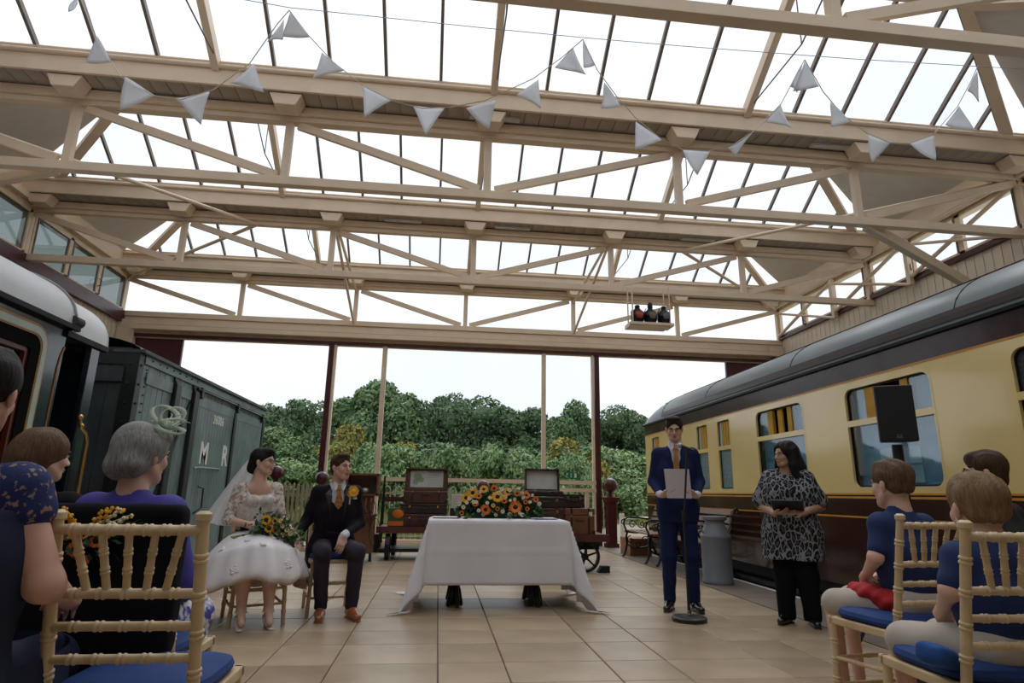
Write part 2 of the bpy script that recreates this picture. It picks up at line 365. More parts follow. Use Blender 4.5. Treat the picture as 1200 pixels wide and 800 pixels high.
# ---------------------------------------------------------------- gutters over the trusses
def corbel(X, Y, t):
    b = MB(); z0, z1 = ZT1-.02, ZT1+.02
    b.prism([(X-.19, Y-.34, ZT1+.01), (X+.19, Y-.34, ZT1+.01), (X+.12, Y-.34, ZT1-.14), (X-.12, Y-.34, ZT1-.14)], (0, .22, 0)); b.build('corbel', BEIGE, t, bevel=.008)
gl = ['over the nearest truss', 'behind the bunting, over the second truss', 'over the third truss', 'over the glazed end wall']
for gi, Y in enumerate(TY):
    t = thing('roof_gutter', 'wide cream boarded roof gutter with moulded fascia '+gl[gi], 'gutter', (0, Y, ZT1), 'roof gutters')
    for s in (-1, 1):
        yf = Y+s*.36
        MB().box(((XL+XR)/2, yf, ZT1+.13), (XR-XL-.02, .035, .22)).build('fascia', BEIGE, t, bevel=.004)
        m = MB(); m.tube([(XL+.02, yf-s*-.035, ZT1+.25), (XR-.02, yf+s*.035, ZT1+.25)], .03, 10); m.tube([(XL+.02, yf+s*.03, ZT1+.30), (XR-.02, yf+s*.03, ZT1+.30)], .022, 8)
        m.build('moulding', BEIGE, t, smooth=True)
    MB().bb(XL+.02, XR-.02, Y-.36, Y+.36, ZT1+.042, ZT1+.06).build('gutter_bed', SOFFIT, t)
    bm = None
    for k in range(77):
        x0 = XL+.02+k*.1913
        if x0+.19 > XR: break
        if bm is None:
            o = MB().bb(x0+.004, x0+.187, Y-.345, Y+.345, ZT1+.022, ZT1+.04).build('board', SOFFIT, t); bm = o
        else:
            c = bm.copy(); COL.objects.link(c); c.location.x = k*.1913
    for X in NODES[1:6]: corbel(X, Y, t)
    corbel(NODES[0]+.3, Y, t); corbel(NODES[6]-.3, Y, t)
    if gi in (1, 2):
        for lx in (-.4, 4.1) if gi == 1 else (-1.7, .2, 3.6):
            MB().box((lx+.9, Y-.2, ZT1+.0), (.62, .07, .035)).build('batten_lamp', mat('lamp_white', (.6, .58, .55), .4), t)
# ---------------------------------------------------------------- glazed ridges
roof = thing('ceiling', 'glazed ridge and furrow roof with cream rafters', None, (0, 8, 6)); roof['kind'] = 'structure'; 
RZ, GZ = 6.70, 5.90
pane_cache = {}
def quad_pane(P):
    b = MB(); n = (Vector(P[1])-Vector(P[0])).cross(Vector(P[-1])-Vector(P[0])).normalized()*.006; b.prism(P, n); return b.build('pane', ROOFGLASS, roof)
HIP = 1.45
for bi, (Ya, Yb) in enumerate(((.52, 3.69), (3.69, 6.86), (6.86, 10.03), (10.03, 13.2))):
    ya, yb = Ya+.38, Yb-.38; ym = (Ya+Yb)/2
    xa, xb = XL+.52, XR-.50; ra, rb = xa+HIP, xb-HIP*1.1
    for side in (0, 1):
        yg = ya if side == 0 else yb; sg = 1 if side == 0 else -1
        def top(x):   # height fraction reachable under the hips
            if x < ra: return (x-xa)/(ra-xa)
            if x > rb: return (xb-x)/(xb-rb)
            return 1
        xbars = [.47+.652*k for k in range(-12, 13)]; xbars = [x for x in xbars if xa+.1 < x < xb-.1]
        edges = [xa]+xbars+[xb]
        gb = MB()
        for i, x in enumerate(xbars):
            f = top(x); p = (x, yg, GZ); q = (x, yg+(ym-yg)*f, GZ+(RZ-GZ)*f); k = round((x-.47)/.652)
            if k % 5 == 0 and abs(k) <= 8 or abs(k) == 10 and f > .9:
                b = MB().beam((x, yg-sg*.03, GZ-.07), (q[0], q[1], q[2]-.07), .085, .14); b.beam((x, yg, GZ), q, .03, .05)
                b.build('rafter', BEIGE, roof, bevel=.004)
                if side == 1 and f == 1:
                    tr = MB(); tr.tube([(x+.02, ym-.6, GZ+.28), (x+.02, ym, GZ-.02), (x+.02, yb+.02, GZ-.02)][::-1], .009, 6); tr.tube([(x+.02, ym, RZ-.05), (x+.02, ym, GZ-.02)], .008, 6)
                    tr.build('tie_rod', BAR, roof)
            else: MB().beam(p, q, .036, .06).build('glazing_bar', BAR, roof)
        if bi > 0:
            for i in range(len(edges)-1):
                x0, x1 = edges[i], edges[i+1]; f0, f1 = top(x0), top(x1)
                P = [(x0, yg, GZ+.03), (x1, yg, GZ+.03)]
                if f1 > 0: P.append((x1, yg+(ym-yg)*f1, GZ+(RZ-GZ)*f1+.03))
                if x0 < ra < x1: P.append((ra, ym, RZ+.03))
                if x0 < rb < x1: P.append((rb, ym, RZ+.03))
                if f0 > 0: P.append((x0, yg+(ym-yg)*f0, GZ+(RZ-GZ)*f0+.03))
                quad_pane(P)
    MB().beam((ra, ym, RZ), (rb, ym, RZ), .06, .14).build('ridge_beam', BEIGE, roof)
    for (xe, xr) in ((xa, ra), (xb, rb)):
        o = .0; s = -1 if xe < 0 else 1; xw = XL if xe < 0 else XR
        MB().prism([(xw, ya, GZ+.0), (xw, yb, GZ+.0), (xr, ym, RZ+.01)], (0, 0, -.03)).build('hip_panel', PLASTER, roof)
        for yg in (ya, yb):
            MB().beam((xe, yg, GZ-.03), (xr, ym, RZ-.04), .13, .08).build('hip_rafter', BEIGE, roof)
            MB().beam((xe-s*.09, yg, GZ+.02), (xr-s*.09, ym, RZ+.0), .05, .03).build('hip_flashing', BAR, roof)
        # wall head between the trusses
        MB().bb(*( (xw-.12, xw+.02) if s < 0 else (xw-.02, xw+.12)), Ya, Yb, 5.42, GZ+.02).build('eaves_board', BEIGE, roof)
        MB().bb(*( (xw, xw+.12) if s < 0 else (xw-.12, xw)), Ya+.3, Yb-.3, 5.50, 5.60).build('eaves_moulding', BEIGE, roof)
# horizontal and sloping tie tubes
for x0, x1 in ((XL+.1, -3.25), (XR-.1, 4.25)):
    for Y0 in (6.95, 13.15):
        MB().tube([(x0, Y0, 5.45), (x1, 10.0, 5.42)], .03, 8).build('tie_tube', BEIGE, roof, smooth=True)
for x in (-2.0, 2.92):
    MB().tube([(x-.05 if x > 0 else x+.05, 10.05, 5.42), (x, 13.15, 4.62)], .028, 8).build('tie_tube', BEIGE, roof, smooth=True)
    MB().tube([(x-.08 if x > 0 else x+.08, 10.05, 5.45), (x+(.0), 13.15, 5.35)], .028, 8).build('tie_tube', BEIGE, roof, smooth=True)
# ---------------------------------------------------------------- side walls
def side_wall(name, X, s, z0, zt, board):
    w = MB().bb(min(X, X+s*.2), max(X, X+s*.2), -3, 13.35, -1, zt).build(name, mat('wall_core_paint', (.35, .29, .23), .8)); tag(w, kind='structure')
    k = 0; first = None; y = 3.0
    while y+board < 13.25:
        if first is None: first = MB().bb(min(X-s*.018, X), max(X-s*.018, X), y+.006, y+board-.006, z0, zt-.02).build('board', BEIGE2, w)
        else: c = first.copy(); COL.objects.link(c); c.location.y = first.location.y+k*board
        k += 1; y += board
    return w
wr = side_wall('wall_right', XR+.03, 1, 2.0, 4.70, .155)
wl = side_wall('wall_left', XL-.03, -1, 2.0, 4.45, .155)
MB().bb(XR-.06, XR+.03, -3, 13.2, 4.68, 4.76).build('sill', MAROON, wr)
MB().bb(XL-.03, XL+.08, -3, 13.2, 4.42, 4.66).build('maroon_beam', MAROON, wl)
MB().bb(XR, XR+.2, -3, 13.3, 5.42, 5.9).build('wall_head', BEIGE, wr); MB().bb(XL-.2, XL, -3, 13.3, 5.42, 5.9).build('wall_head', BEIGE, wl)
wn = 0
for X, s, z0, gm in ((XR, 1, 4.76, GLASS), (XL, -1, 4.66, SIDEGLASS)):
    for ya, yb in ((3.69, 6.86), (6.86, 10.03), (10.03, 13.2)):
        for k in range(3):
            y0 = ya+.06+k*1.02; y1 = y0+1.02; wn += 1
            win = thing('window_%d' % wn, 'narrow clerestory window with cream frame', None, (X, y0, z0)); win['kind'] = 'structure'
            f = MB(); f.bb(X-.03, X+.03, y0, y0+.05, z0, 5.42); f.bb(X-.03, X+.03, y1-.05, y1, z0, 5.42); f.bb(X-.03, X+.03, y0, y1, z0, z0+.05); f.bb(X-.03, X+.03, y0, y1, 5.37, 5.42)
            f.build('frame', BEIGE, win)
            g = MB(); g.bb(X-.045, X-.03, y0+.05, y0+.075, z0+.04, 5.38) if s > 0 else g.bb(X+.03, X+.045, y0+.05, y0+.075, z0+.04, 5.38); g.build('gasket', BAR, win)
            MB().bb(X-.004, X+.004, y0+.05, y1-.05, z0+.05, 5.37).build('pane', gm, win)
            if k == 1: MB().tube([(X-s*.04, y1-.03, 5.0), (X-s*.10, y1-.05, 4.96), (X-s*.10, y1-.06, 4.86), (X-s*.03, y1-.02, 4.84)], .008, 6).build('stay', IRON, win)
# lattice girder along the right wall
lg = thing('wall_girder', 'cream tubular lattice girder running along the right hand wall windows', 'girder', (XR, 10, 4.7))
PY = [2.6, 4.8, 6.86, 8.95, 11.0, 13.15]
for i in range(len(PY)-1):
    a, b = PY[i], PY[i+1]; X = XR-.10
    MB().tube([(X, a+.03, 5.38), (X, b-.05, 4.74)], .035, 8).build('diagonal', BEIGE, lg, smooth=True)
    MB().tube([(X-.02, a+.03, 4.62), (X-.02, b-.03, 5.32)], .026, 8).build('cross_tube', BEIGE, lg, smooth=True)
    if PY[i] not in (6.86,): MB().bb(X-.04, X+.04, a-.04, a+.04, 4.60, 5.42).build('post', BEIGE, lg)
MB().tube([(XR-.1, 2.6, 5.46), (XR-.1, 13.15, 5.46)], .04, 8).build('rail', BEIGE, lg, smooth=True)
MB().tube([(XR-.03, 6.0, 4.3), (XR-.6, 5.6, 3.45)], .008, 6).build('cable', IRON, lg)
# unseen ceiling and walls added behind the camera to darken the foreground
b_ = MB().bb(-7.0, 8.2, -6.2, -.8, 5.9, 6.0).build('ceiling', mat('added_ceiling_paint', (.42, .36, .30), .8)); tag(b_, kind='structure')
b_ = MB().bb(-7.0, 8.2, -6.3, -6.1, -1, 5.95).build('wall_back_added', mat('added_wall_paint', (.30, .25, .20), .8)); tag(b_, kind='structure')
for nm, a, c in (('wall_left_rear_added', -7.0, -6.8), ('wall_right_rear_added', 7.98, 8.18)):
    b_ = MB().bb(a, c, -6.2, 3.6, 2, 5.9).build(nm, MATS['added_wall_paint']); tag(b_, kind='structure')
# ---------------------------------------------------------------- end wall with glazing
ew = MB().bb(XL, -6.45, 13.1, 13.3, -.95, 4.47).build('wall_end_left', BEIGE2); tag(ew, kind='structure')
er = MB().bb(7.6, XR, 13.1, 13.3, -.95, 4.47).build('wall_end_right', BEIGE2); tag(er, kind='structure')
for k in range(1): pass
lin = MB().bb(XL-.02, XR, 13.18, 13.26, 4.10, 4.55).build('trim_lintel', BEIGE); tag(lin, kind='structure')
MB().bb(-6.45, 7.75, 12.98, 13.1, 4.25, 4.34).build('moulding', BEIGE, lin); MB().bb(-6.45, 7.75, 13.1, 13.2, 4.18, 4.38).build('moulding', mat('cream_painted_shade', (.44, .33, .24), .5), lin)  # second moulding: shade under the lintel put into a darker cream
MB().bb(-6.45, 7.75, 13.12, 13.2, 4.12, 4.18).build('door_track', MAROON, lin)
for x0, x1, nm in ((-6.45, -5.5, 'door_1'), (6.55, 7.62, 'door_2')):
    d = MB().bb(x0, x1, 13.22, 13.30, -.9, 4.16).build(nm, MAROON, bevel=.01); tag(d, kind='structure')
gw = thing('window_30', 'tall glazed end wall with cream posts and low rail', None, (0, 13.2, 0)); gw['kind'] = 'structure'
for X, m_, w in ((-1.28, BEIGE, .10), (2.23, BEIGE, .09), (-2.42, MAROON, .11), (3.44, MAROON, .11), (-2.33, BEIGE, .05), (3.34, BEIGE, .05)):
    MB().bb(X-w/2, X+w/2, 13.14, 13.24, 0, 4.2).build('post', m_, gw, bevel=.005)
MB().bb(-1.28, 3.4, 13.15, 13.23, 1.26, 1.34).build('rail', BEIGE, gw); MB().bb(2.23, 3.4, 13.15, 13.23, 1.10, 1.18).build('rail', BEIGE, gw)
MB().bb(-2.4, 3.4, 13.14, 13.24, 0, .10).build('bottom_rail', BEIGE, gw); MB().bb(3.14, 3.22, 13.16, 13.22, 0.1, 1.1).build('post', BEIGE, gw)
for x0, x1 in ((-2.3, -1.33), (-1.23, 2.18), (2.28, 3.32)):
    MB().bb(x0, x1, 13.19, 13.198, 1.34 if x0 > -2 else .1, 4.18).build('pane', GLASS, gw)
    if x0 > -2: MB().bb(x0, x1, 13.19, 13.198, .1, 1.26 if x0 < 2 else 1.10).build('pane', GLASS, gw)
gable = thing('window_31', 'gable glazing above the lintel behind the end truss', None, (0, 13.28, 4.6)); gable['kind'] = 'structure'
for i in range(6): MB().bb(NODES[i]+.03, NODES[i+1]-.03, 13.30, 13.308, 4.6, 5.45).build('pane', GLASS, gable)
# ================================================================ outside
GRASS = two_tone('meadow_grass', (.14, .20, .045), (.27, .27, .08), .9, .5, .2, .95)
g = MB(); g.grid(lambda u, v: (-60+120*u, 13.4+90*v, -.35+(.0 if v < .12 else min((v-.12)*4, 1)*.5)), 12, 20)
go = g.build('ground', GRASS); go['kind'] = 'structure'
PATHM = mat('tarmac_path', (.26, .21, .17), .9, var=.12, vscale=4, bump=.2)
p = MB().bb(-6.6, 9, 13.45, 14.9, -.4, -.02).build('path', PATHM); p['kind'] = 'structure'
p = MB().prism([(3.4, 14.9, -.03), (6.5, 14.9, -.03), (12, 26, -.1), (7.5, 26, -.1)], (0, 0, -.3)).build('path', PATHM); p['kind'] = 'structure'
rng = np.random.default_rng(3)
def blades(n, x0, x1, y0, y1, h, z0, name, mt, label, cat):
    c = np.stack([rng.uniform(x0, x1, n), rng.uniform(y0, y1, n), np.full(n, z0)], 1); a = rng.uniform(0, 6.28, n); w = .02; hh = h*rng.uniform(.5, 1.2, n)
    d = np.stack([np.cos(a)*w, np.sin(a)*w, np.zeros(n)], 1); t = np.stack([rng.normal(0, .12, n)*hh, rng.normal(0, .12, n)*hh, hh], 1)
    V = np.concatenate([c-d, c+d, c+t], 0); F = np.stack([np.arange(n), np.arange(n)+n, np.arange(n)+2*n], 1)
    me = bpy.data.meshes.new(name); me.from_pydata(V.tolist(), [], F.tolist()); o = link_mesh(name, me, mt); tag(o, label, cat, kind='stuff'); return o
TALL = two_tone('tall_grass', (.16, .22, .05), (.38, .36, .14), 1.5, .5, .2, .9)
blades(16000, -12, 4.0, 15.2, 23, .75, -.35, 'tall_grass', TALL, 'long seeding green and straw coloured grass beyond the fence', 'grass')
blades(5000, 7.5, 15, 15.2, 24, .7, -.35, 'tall_grass', TALL, 'rough grass beside the white outdoor railing and path', 'grass')
def leafmat(name, c1, c2, sc=.8):
    m = two_tone(name, c1, c2, sc, .5, .22, .75); m.node_tree.nodes['Principled BSDF'].inputs['Subsurface Weight'].default_value = 0; return m
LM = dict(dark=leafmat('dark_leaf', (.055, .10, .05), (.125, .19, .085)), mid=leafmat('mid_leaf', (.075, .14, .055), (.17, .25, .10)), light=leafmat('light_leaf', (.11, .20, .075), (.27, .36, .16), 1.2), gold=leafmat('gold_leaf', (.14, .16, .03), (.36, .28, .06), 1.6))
BARK = mat('bark', (.05, .04, .03), .9)
def crown_mesh(nbl, rx, rz, leaf, nl, seed, base=0.25, up=.2):
    r = np.random.default_rng(seed); B = []
    while len(B) < nbl:
        p = r.uniform(-1, 1, 3)
        if p @ p < 1: B.append(p)
    B = np.array(B)*[rx*.72, rx*.72, rz*.5*.8]; B[:, 2] += rz*(.5+base/2); R = r.uniform(.22, .42, nbl)*rx
    k = r.integers(0, nbl, nl); d = r.normal(size=(nl, 3)); d[:, 2] += up; d /= np.linalg.norm(d, axis=1)[:, None]
    c = B[k]+d*(R[k]*r.uniform(.75, 1.08, nl))[:, None]*[1, 1, .85]
    a = r.normal(size=(nl, 3)); a /= np.linalg.norm(a, axis=1)[:, None]; n = d+.7*r.normal(size=(nl, 3)); b = np.cross(a, n); b /= np.linalg.norm(b, axis=1)[:, None]; a = np.cross(b, n); a /= np.linalg.norm(a, axis=1)[:, None]
    s = leaf*r.uniform(.6, 1.3, nl)[:, None]; V = np.concatenate([c-a*s, c+b*s*.55, c+a*s, c-b*s*.55]); i = np.arange(nl); F = np.stack([i, i+nl, i+2*nl, i+3*nl], 1)
    me = bpy.data.meshes.new('foliage'); me.from_pydata(V.tolist(), [], F.tolist())
    core = MB()
    for q, rr in zip(B, R): core.ell(q, (rr*.5, rr*.5, rr*.42), 8, 5)
    mc = bpy.data.meshes.new('inner_foliage'); mc.from_pydata(core.v, [], core.f)
    return me, mc
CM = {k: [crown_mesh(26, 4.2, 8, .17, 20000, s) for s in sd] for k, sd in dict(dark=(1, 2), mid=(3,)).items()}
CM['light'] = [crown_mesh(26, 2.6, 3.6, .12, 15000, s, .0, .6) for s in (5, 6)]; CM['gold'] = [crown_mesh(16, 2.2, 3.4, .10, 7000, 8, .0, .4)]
def tree(kind, v, x, y, h, w, rz, name, label, cat, group, z=-.2):
    me, mc = CM[kind][v]; H = 8.9 if kind in ('dark', 'mid') else 3.7; W = 4.2 if H > 5 else 2.5
    t = thing(name, label, cat, (x, y, z), group)
    for nm, m in (('foliage', me), ('inner_foliage', mc)):
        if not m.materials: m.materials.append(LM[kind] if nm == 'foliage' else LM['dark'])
        o = bpy.data.objects.new(nm, m); COL.objects.link(o); o.parent = t; o.scale = (w/W, w/W, h/H); o.rotation_euler.z = rz
    if H > 5: MB().tube([(x, y, z), (x+.1, y, z+h*.35), (x-.1, y, z+h*.6)], [.22, .16, .08], 8).build('trunk', BARK, t)
TG = 'trees beyond the glazed end wall'
for a in [('dark', 0, -10.3, 45, 8.0, 3.6, 0, 'tree', 'dark round tree seen left of the maroon glazing post'),
          ('mid', 0, -4.6, 46, 9.3, 4.2, 1, 'tree', 'tallest broad tree above the case with the map'),
          ('dark', 1, .3, 46, 8.5, 3.2, 2, 'tree', 'narrow dark tree between the two broadest crowns'),
          ('dark', 0, 4.9, 44, 8.3, 4.0, 3.3, 'tree', 'broad dark tree directly above the sunflower table'),
          ('mid', 0, 10.6, 48, 8.3, 3.2, 4, 'tree', 'tree rising behind the right beige glazing post'),
          ('dark', 1, 14.4, 47, 7.9, 3.4, 5, 'tree', 'dark tree just right of the right maroon post'),
          ('mid', 0, 18.9, 45, 8.2, 3.6, 2.2, 'tree', 'tree behind the end of the cream coach'),
          ('dark', 0, 24, 48, 10.5, 4.5, .7, 'tree', 'tall tree whose crown tops the coach roof end'),
          ('mid', 0, -16, 47, 6.8, 3.8, 2.7, 'tree', 'low tree showing over the end of the grey van')]:
    tree(a[0], a[1], a[2], a[3], a[4], a[5], a[6], a[7], a[8], 'tree', TG)
for a in [('gold', 0, -4.6, 31, 5.0, 2.4, 0, 'yellowing bush behind the left glass pane'), ('gold', 0, 6.7, 30, 4.4, 2.8, 2, 'golden leaved bush beside the right maroon post'),
          ('gold', 0, -2.1, 33, 4.2, 1.8, 4, 'olive bush showing beside the left beige post'), ('mid', 0, -7.8, 30, 4.1, 2.5, 1, 'dark green bush above the picket fence')]:
    tree(a[0], a[1], a[2], a[3], a[4], a[5], a[6], 'bush', a[7], 'bush', 'taller bushes in front of the trees')
r = random.Random(5); i = 0
spots = ['behind the grey van corner', 'behind the veil of the bride', 'left of the head of the groom', 'behind the maroon ball left of the groom', 'right of the head of the groom', 'above the open wooden cabinet', 'above the left trolley', 'behind the open case with the map', 'behind the left of the flowers', 'behind the middle of the flowers', 'behind the right of the flowers', 'above the right trolley cases', 'behind the green exit sign', 'left of the right hand bollard', 'behind the right hand bollard', 'left of the man in blue', 'beside the coach end']
for k, sp in enumerate(spots):
    x = -11.5+k*1.45+r.uniform(-.3, .3)
    tree('light', k % 2, x, 26+r.uniform(-1.2, 3.2), r.choice((2.1, 2.5, 3.0, 3.4))+r.uniform(-.2, .2), r.uniform(1.3, 2.0), r.uniform(0, 6), 'bush', 'bright green low bush '+sp, 'bush', 'row of low green bushes')
for k in range(9):
    x = -15+k*4.1; tree(('light', 'mid', 'gold')[k % 3 if k != 5 else 0], 0, x, 34+r.uniform(-1, 1), r.uniform(3.2, 4.6), 2.9, r.uniform(0, 6), 'bush', 'mid height bush at the foot of the trees, '+('far left behind the van', 'behind the van end', 'behind the veil', 'above the groom', 'over the map case', 'over the table flowers', 'over the right trolley', 'over the right bollard', 'behind the coach end')[k], 'bush', 'green bushes under the trees')
for k in range(7):
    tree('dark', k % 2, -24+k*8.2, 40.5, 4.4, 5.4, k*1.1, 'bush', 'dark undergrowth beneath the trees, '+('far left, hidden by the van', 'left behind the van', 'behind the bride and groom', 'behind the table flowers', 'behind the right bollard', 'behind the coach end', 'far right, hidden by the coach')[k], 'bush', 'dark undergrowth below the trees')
# bow topped fence and white railing
FP = mat('fence_cream_paint', (.45, .40, .30), .5)
bf = thing('bow_top_fence', 'thin cream bow topped metal fence outside the glass', 'fence', (1, 13.7, 0))
k = 0; x = -1.15
while x < 3.75:
    MB().tube([(x, 13.7, 0), (x, 13.7, 1.08), (x+.02, 13.7, 1.14), (x+.065, 13.7, 1.17), (x+.11, 13.7, 1.14), (x+.13, 13.7, 1.08), (x+.13, 13.7, 0)], .011, 6).build('hoop', FP, bf, smooth=True); x += .235
for z in (.12, 1.0): MB().bb(-1.2, 3.75, 13.69, 13.71, z, z+.03).build('rail', FP, bf)
wr_ = thing('white_railing', 'white painted outdoor railing leading away from the platform', 'railing', (4.9, 15.5, 0))
WP = mat('white_rail_paint', (.70, .70, .68), .45)
for x, y in ((4.45, 14.9), (5.6, 15.9), (6.9, 17), (8.2, 18.2)): MB().bb(x-.05, x+.05, y-.05, y+.05, -.2, .62).build('post', WP, wr_)
for z in (.18, .5): MB().tube([(4.45, 14.9, z), (8.2, 18.2, z)], .025, 8).build('rail', WP, wr_)
pf = thing('picket_fence', 'cream picket fence behind the bride and groom', 'fence', (-2.3, 12.9, 0))
PK = mat('picket_cream_paint', (.42, .36, .22), .6, var=.15)
x = -4.3; first = None; k = 0
while x < -1.42:
    if first is None: first = MB().prism([(x, 12.9, .02), (x+.05, 12.9, .02), (x+.05, 12.9, 1.14), (x+.025, 12.9, 1.19), (x, 12.9, 1.14)], (0, .02, 0)).build('picket', PK, pf); x0 = x
    else: c = first.copy(); COL.objects.link(c); c.location.x += x-x0; c.location.z += .008*math.sin(k*1.3)
    x += .088; k += 1
for z in (.2, .92): MB().bb(-4.35, -1.4, 12.92, 12.95, z, z+.07).build('rail', PK, pf)
# neighbouring building seen dimly through the left clerestory
nb = MB().bb(-13, -9.5, -2, 15, -1, 5.7).build('neighbour_shed', mat('grey_cladding', (.10, .12, .11), .8, var=.3, vscale=.8)); tag(nb, 'grey shed side seen through the left clerestory windows', 'building')
# ================================================================ cream and brown coach on the right
CREAM = mat('coach_cream_gloss', (.86, .65, .27), .16, var=.05, vscale=1.2, coat=.6)
UMBER = mat('coach_brown_gloss', (.040, .014, .009), .16, var=.2, coat=.25)
PURPLE = mat('coach_cornice_brown', (.045, .016, .016), .22, var=.3, coat=.15, spec=.4, bump=.1, bscale=4)
GOLD = mat('gold_line', (.62, .27, .03), .35)
CROOF = mat('coach_roof_grey', (.17, .20, .215), .34, var=.12, vscale=1.0)
DK = mat('underframe_black', (.008, .008, .008), .5, spec=.25)
SILV = mat('window_alloy', (.45, .45, .42), .3, metal=.6)
coach = thing('railway_coach', 'cream and dark brown railway coach with grey roof beside the platform', 'train', (5.55, 5, -.9))
X0 = 4.15
wins = []
big = lambda y0, y1, cur: wins.append(dict(y0=y0, y1=y1, z0=1.15, z1=2.15, zm=1.79, r=.09, k='big', cur=cur))
big(6.58, 7.66, 1); big(4.68, 5.83, 1); big(2.75, 3.93, 0); big(.8, 1.95, 1)
for y0 in (8.40, 9.16, 10.2, 11.3): wins.append(dict(y0=y0, y1=y0+.42, z0=1.15, z1=2.16, zm=1.75, r=.03, k='small', cur=2))
wins.sort(key=lambda w: w['y0'])
side = MB(); y = -2.0
for w in wins:
    side.bb(X0, X0+.05, y, w['y0'], 1.105, 2.215); side.bb(X0, X0+.05, w['y0'], w['y1'], 1.105, w['z0']); side.bb(X0, X0+.05, w['y0'], w['y1'], w['z1'], 2.215); y = w['y1']
side.bb(X0, X0+.05, y, 12.1, 1.105, 2.215); side.build('cream_side_panel', CREAM, coach)
MB().bb(X0, X0+.05, -2, 12.1, .20, 1.09).build('brown_lower_panel', UMBER, coach)
MB().bb(X0-.004, X0+.02, -2, 12.1, 1.09, 1.106).build('gold_line', GOLD, coach); MB().bb(X0-.004, X0+.02, -2, 12.1, .868, .885).build('gold_line', GOLD, coach)
MB().bb(X0-.004, X0+.02, -2, 12.1, 2.215, 2.232).build('gold_line', GOLD, coach)
MB().bb(X0-.001, X0+.02, -2, 12.1, 1.055, 1.075).build('gold_line', GOLD, coach)
MB().prism([(X0, -2, 2.232), (X0-.015, -2, 2.42), (X0+.05, -2, 2.42), (X0+.05, -2, 2.232)], (0, 14.1, 0)).build('cornice', PURPLE, coach)
MB().bb(X0-.05, X0+.03, -2, 12.12, 2.415, 2.45).build('rain_gutter', DK, coach, bevel=.005)
MB().bb(X0+.05, X0+2.8, 12.02, 12.1, .2, 2.5).build('end_panel', CREAM, coach)
MB().bb(X0+2.75, X0+2.8, -2, 12.1, .2, 2.45).build('far_side', UMBER, coach)
MB().bb(X0+.06, X0+2.7, -2, 12.0, .2, .3).build('coach_floor', DK, coach)
MB().bb(X0+1.5, X0+1.55, -2, 12.0, .3, 2.4).build('corridor_partition', mat('compartment_wood', (.04, .025, .015), .5), coach)
MB().bb(X0+.02, X0+.12, -2, 12.1, .08, .2).build('solebar', DK, coach); 
MB().bb(X0-.10, X0+.05, -2, 12.1, .0, .035).build('footboard', mat('footboard_dark', (.03, .03, .03), .35), coach); MB().bb(X0-.12, X0+.1, -2, 12.1, -.32, -.28).build('footboard', MATS['footboard_dark'], coach)
MB().bb(X0+.15, X0+2.6, -1, 11.6, -.6, .1).build('underframe', DK, coach)
for yy in (1.5, 3.2, 9, 10.8):
    for xx in (X0+.7, X0+2.1): MB().lathe([(.45, -.06), (.45, .06)], (xx, yy, -.38), 24, R=Matrix.Rotation(math.pi/2, 3, 'Y')).build('wheel', DK, coach)
def roofpt(u, v):
    Y = -2+14.12*v; a = math.pi*u; h = 1.0
    if Y > 11.0: h = math.sqrt(max(0, 1-((Y-11.0)/1.13)**2))
    return (5.55-1.44*math.cos(a)*(1 if h == 1 else .97+.03*h), Y, 2.45+.60*h*max(0, math.sin(a))**.8)
rf = MB(); rf.add([roofpt(i/28, j) for j in [0, .1, .2, .3, .4, .5, .6, .7, .8, .9, .92, .935, .95, .965, .98, .99, 1] for i in range(29)], [(j*29+i, j*29+i+1, (j+1)*29+i+1, (j+1)*29+i) for j in range(16) for i in range(28)])
rf.build('roof', CROOF, coach, smooth=True)
st = MB(); st.grid(lambda u, v: (lambda p: (p[0]-.012, p[1], p[2]+.004))(roofpt(.006+.034*u, v*.92)), 3, 2); st.build('roof_edge_band', mat('roof_edge_brown', (.035, .02, .018), .35), coach)
for uu in (.22, .33): MB().tube([tuple(np.array(roofpt(uu, v*.9/8))+[-.004, 0, .004]) for v in range(9)], .006, 5).build('roof_seam', DK, coach)
for Y in (-.5, 1.9, 4.3, 6.7, 9.1, 11.0): MB().tube([tuple(np.array(roofpt(u/24, (Y+2)/14.12))+[0, 0, .003]) for u in range(1, 16)], .005, 5).build('roof_seam', DK, coach)
for Y in (4.75, 6.94, 9.23, 11.2):
    z = 3.02 if Y < 11 else 2.98
    v = MB(); v.lathe([(.02, 0), (.10, .02), (.115, .06), (.115, .09), (.06, .13), (.0, .14)], (5.35, Y, z), 16); v.build('roof_vent', DK, coach, smooth=True)
MB().tube([(5.2, 5.5, 3.07), (5.2, 6.7, 3.07)], .02, 6).build('roof_pipe', DK, coach)
def rrect(y0, y1, z0, z1, r, n=5, only=None):
    P = []
    for cy, cz, a0 in ((y1-r, z1-r, 0), (y0+r, z1-r, 90), (y0+r, z0+r, 180), (y1-r, z0+r, 270)):
        for k in range(n+1): a = math.radians(a0+90*k/n); P.append((cy+r*math.cos(a), cz+r*math.sin(a)))
    return P
def ring(b, y0, y1, z0, z1, r, x, th, dx, grow):
    """frame between a rounded rectangle and the same one grown outwards"""
    I = rrect(y0, y1, z0, z1, r); O = rrect(y0-grow, y1+grow, z0-grow, z1+grow, r if grow < .02 else .0001); n = len(I); vs = []
    for q in (O, I):
        for yy, zz in q: vs += [(x, yy, zz), (x+dx, yy, zz)]
    fs = []
    for i in range(n):
        j = (i+1) % n; fs += [(2*i, 2*j, 2*n+2*j, 2*n+2*i), (2*n+2*i, 2*n+2*j, 2*n+2*j+1, 2*n+2*i+1)]
    b.add(vs, fs)
BLUEG = glassmat('coach_window_glass', (.75, .85, .92), .10, .03)
BLIND = mat('pale_blue_blind', (.34, .52, .64), .8, var=.1)
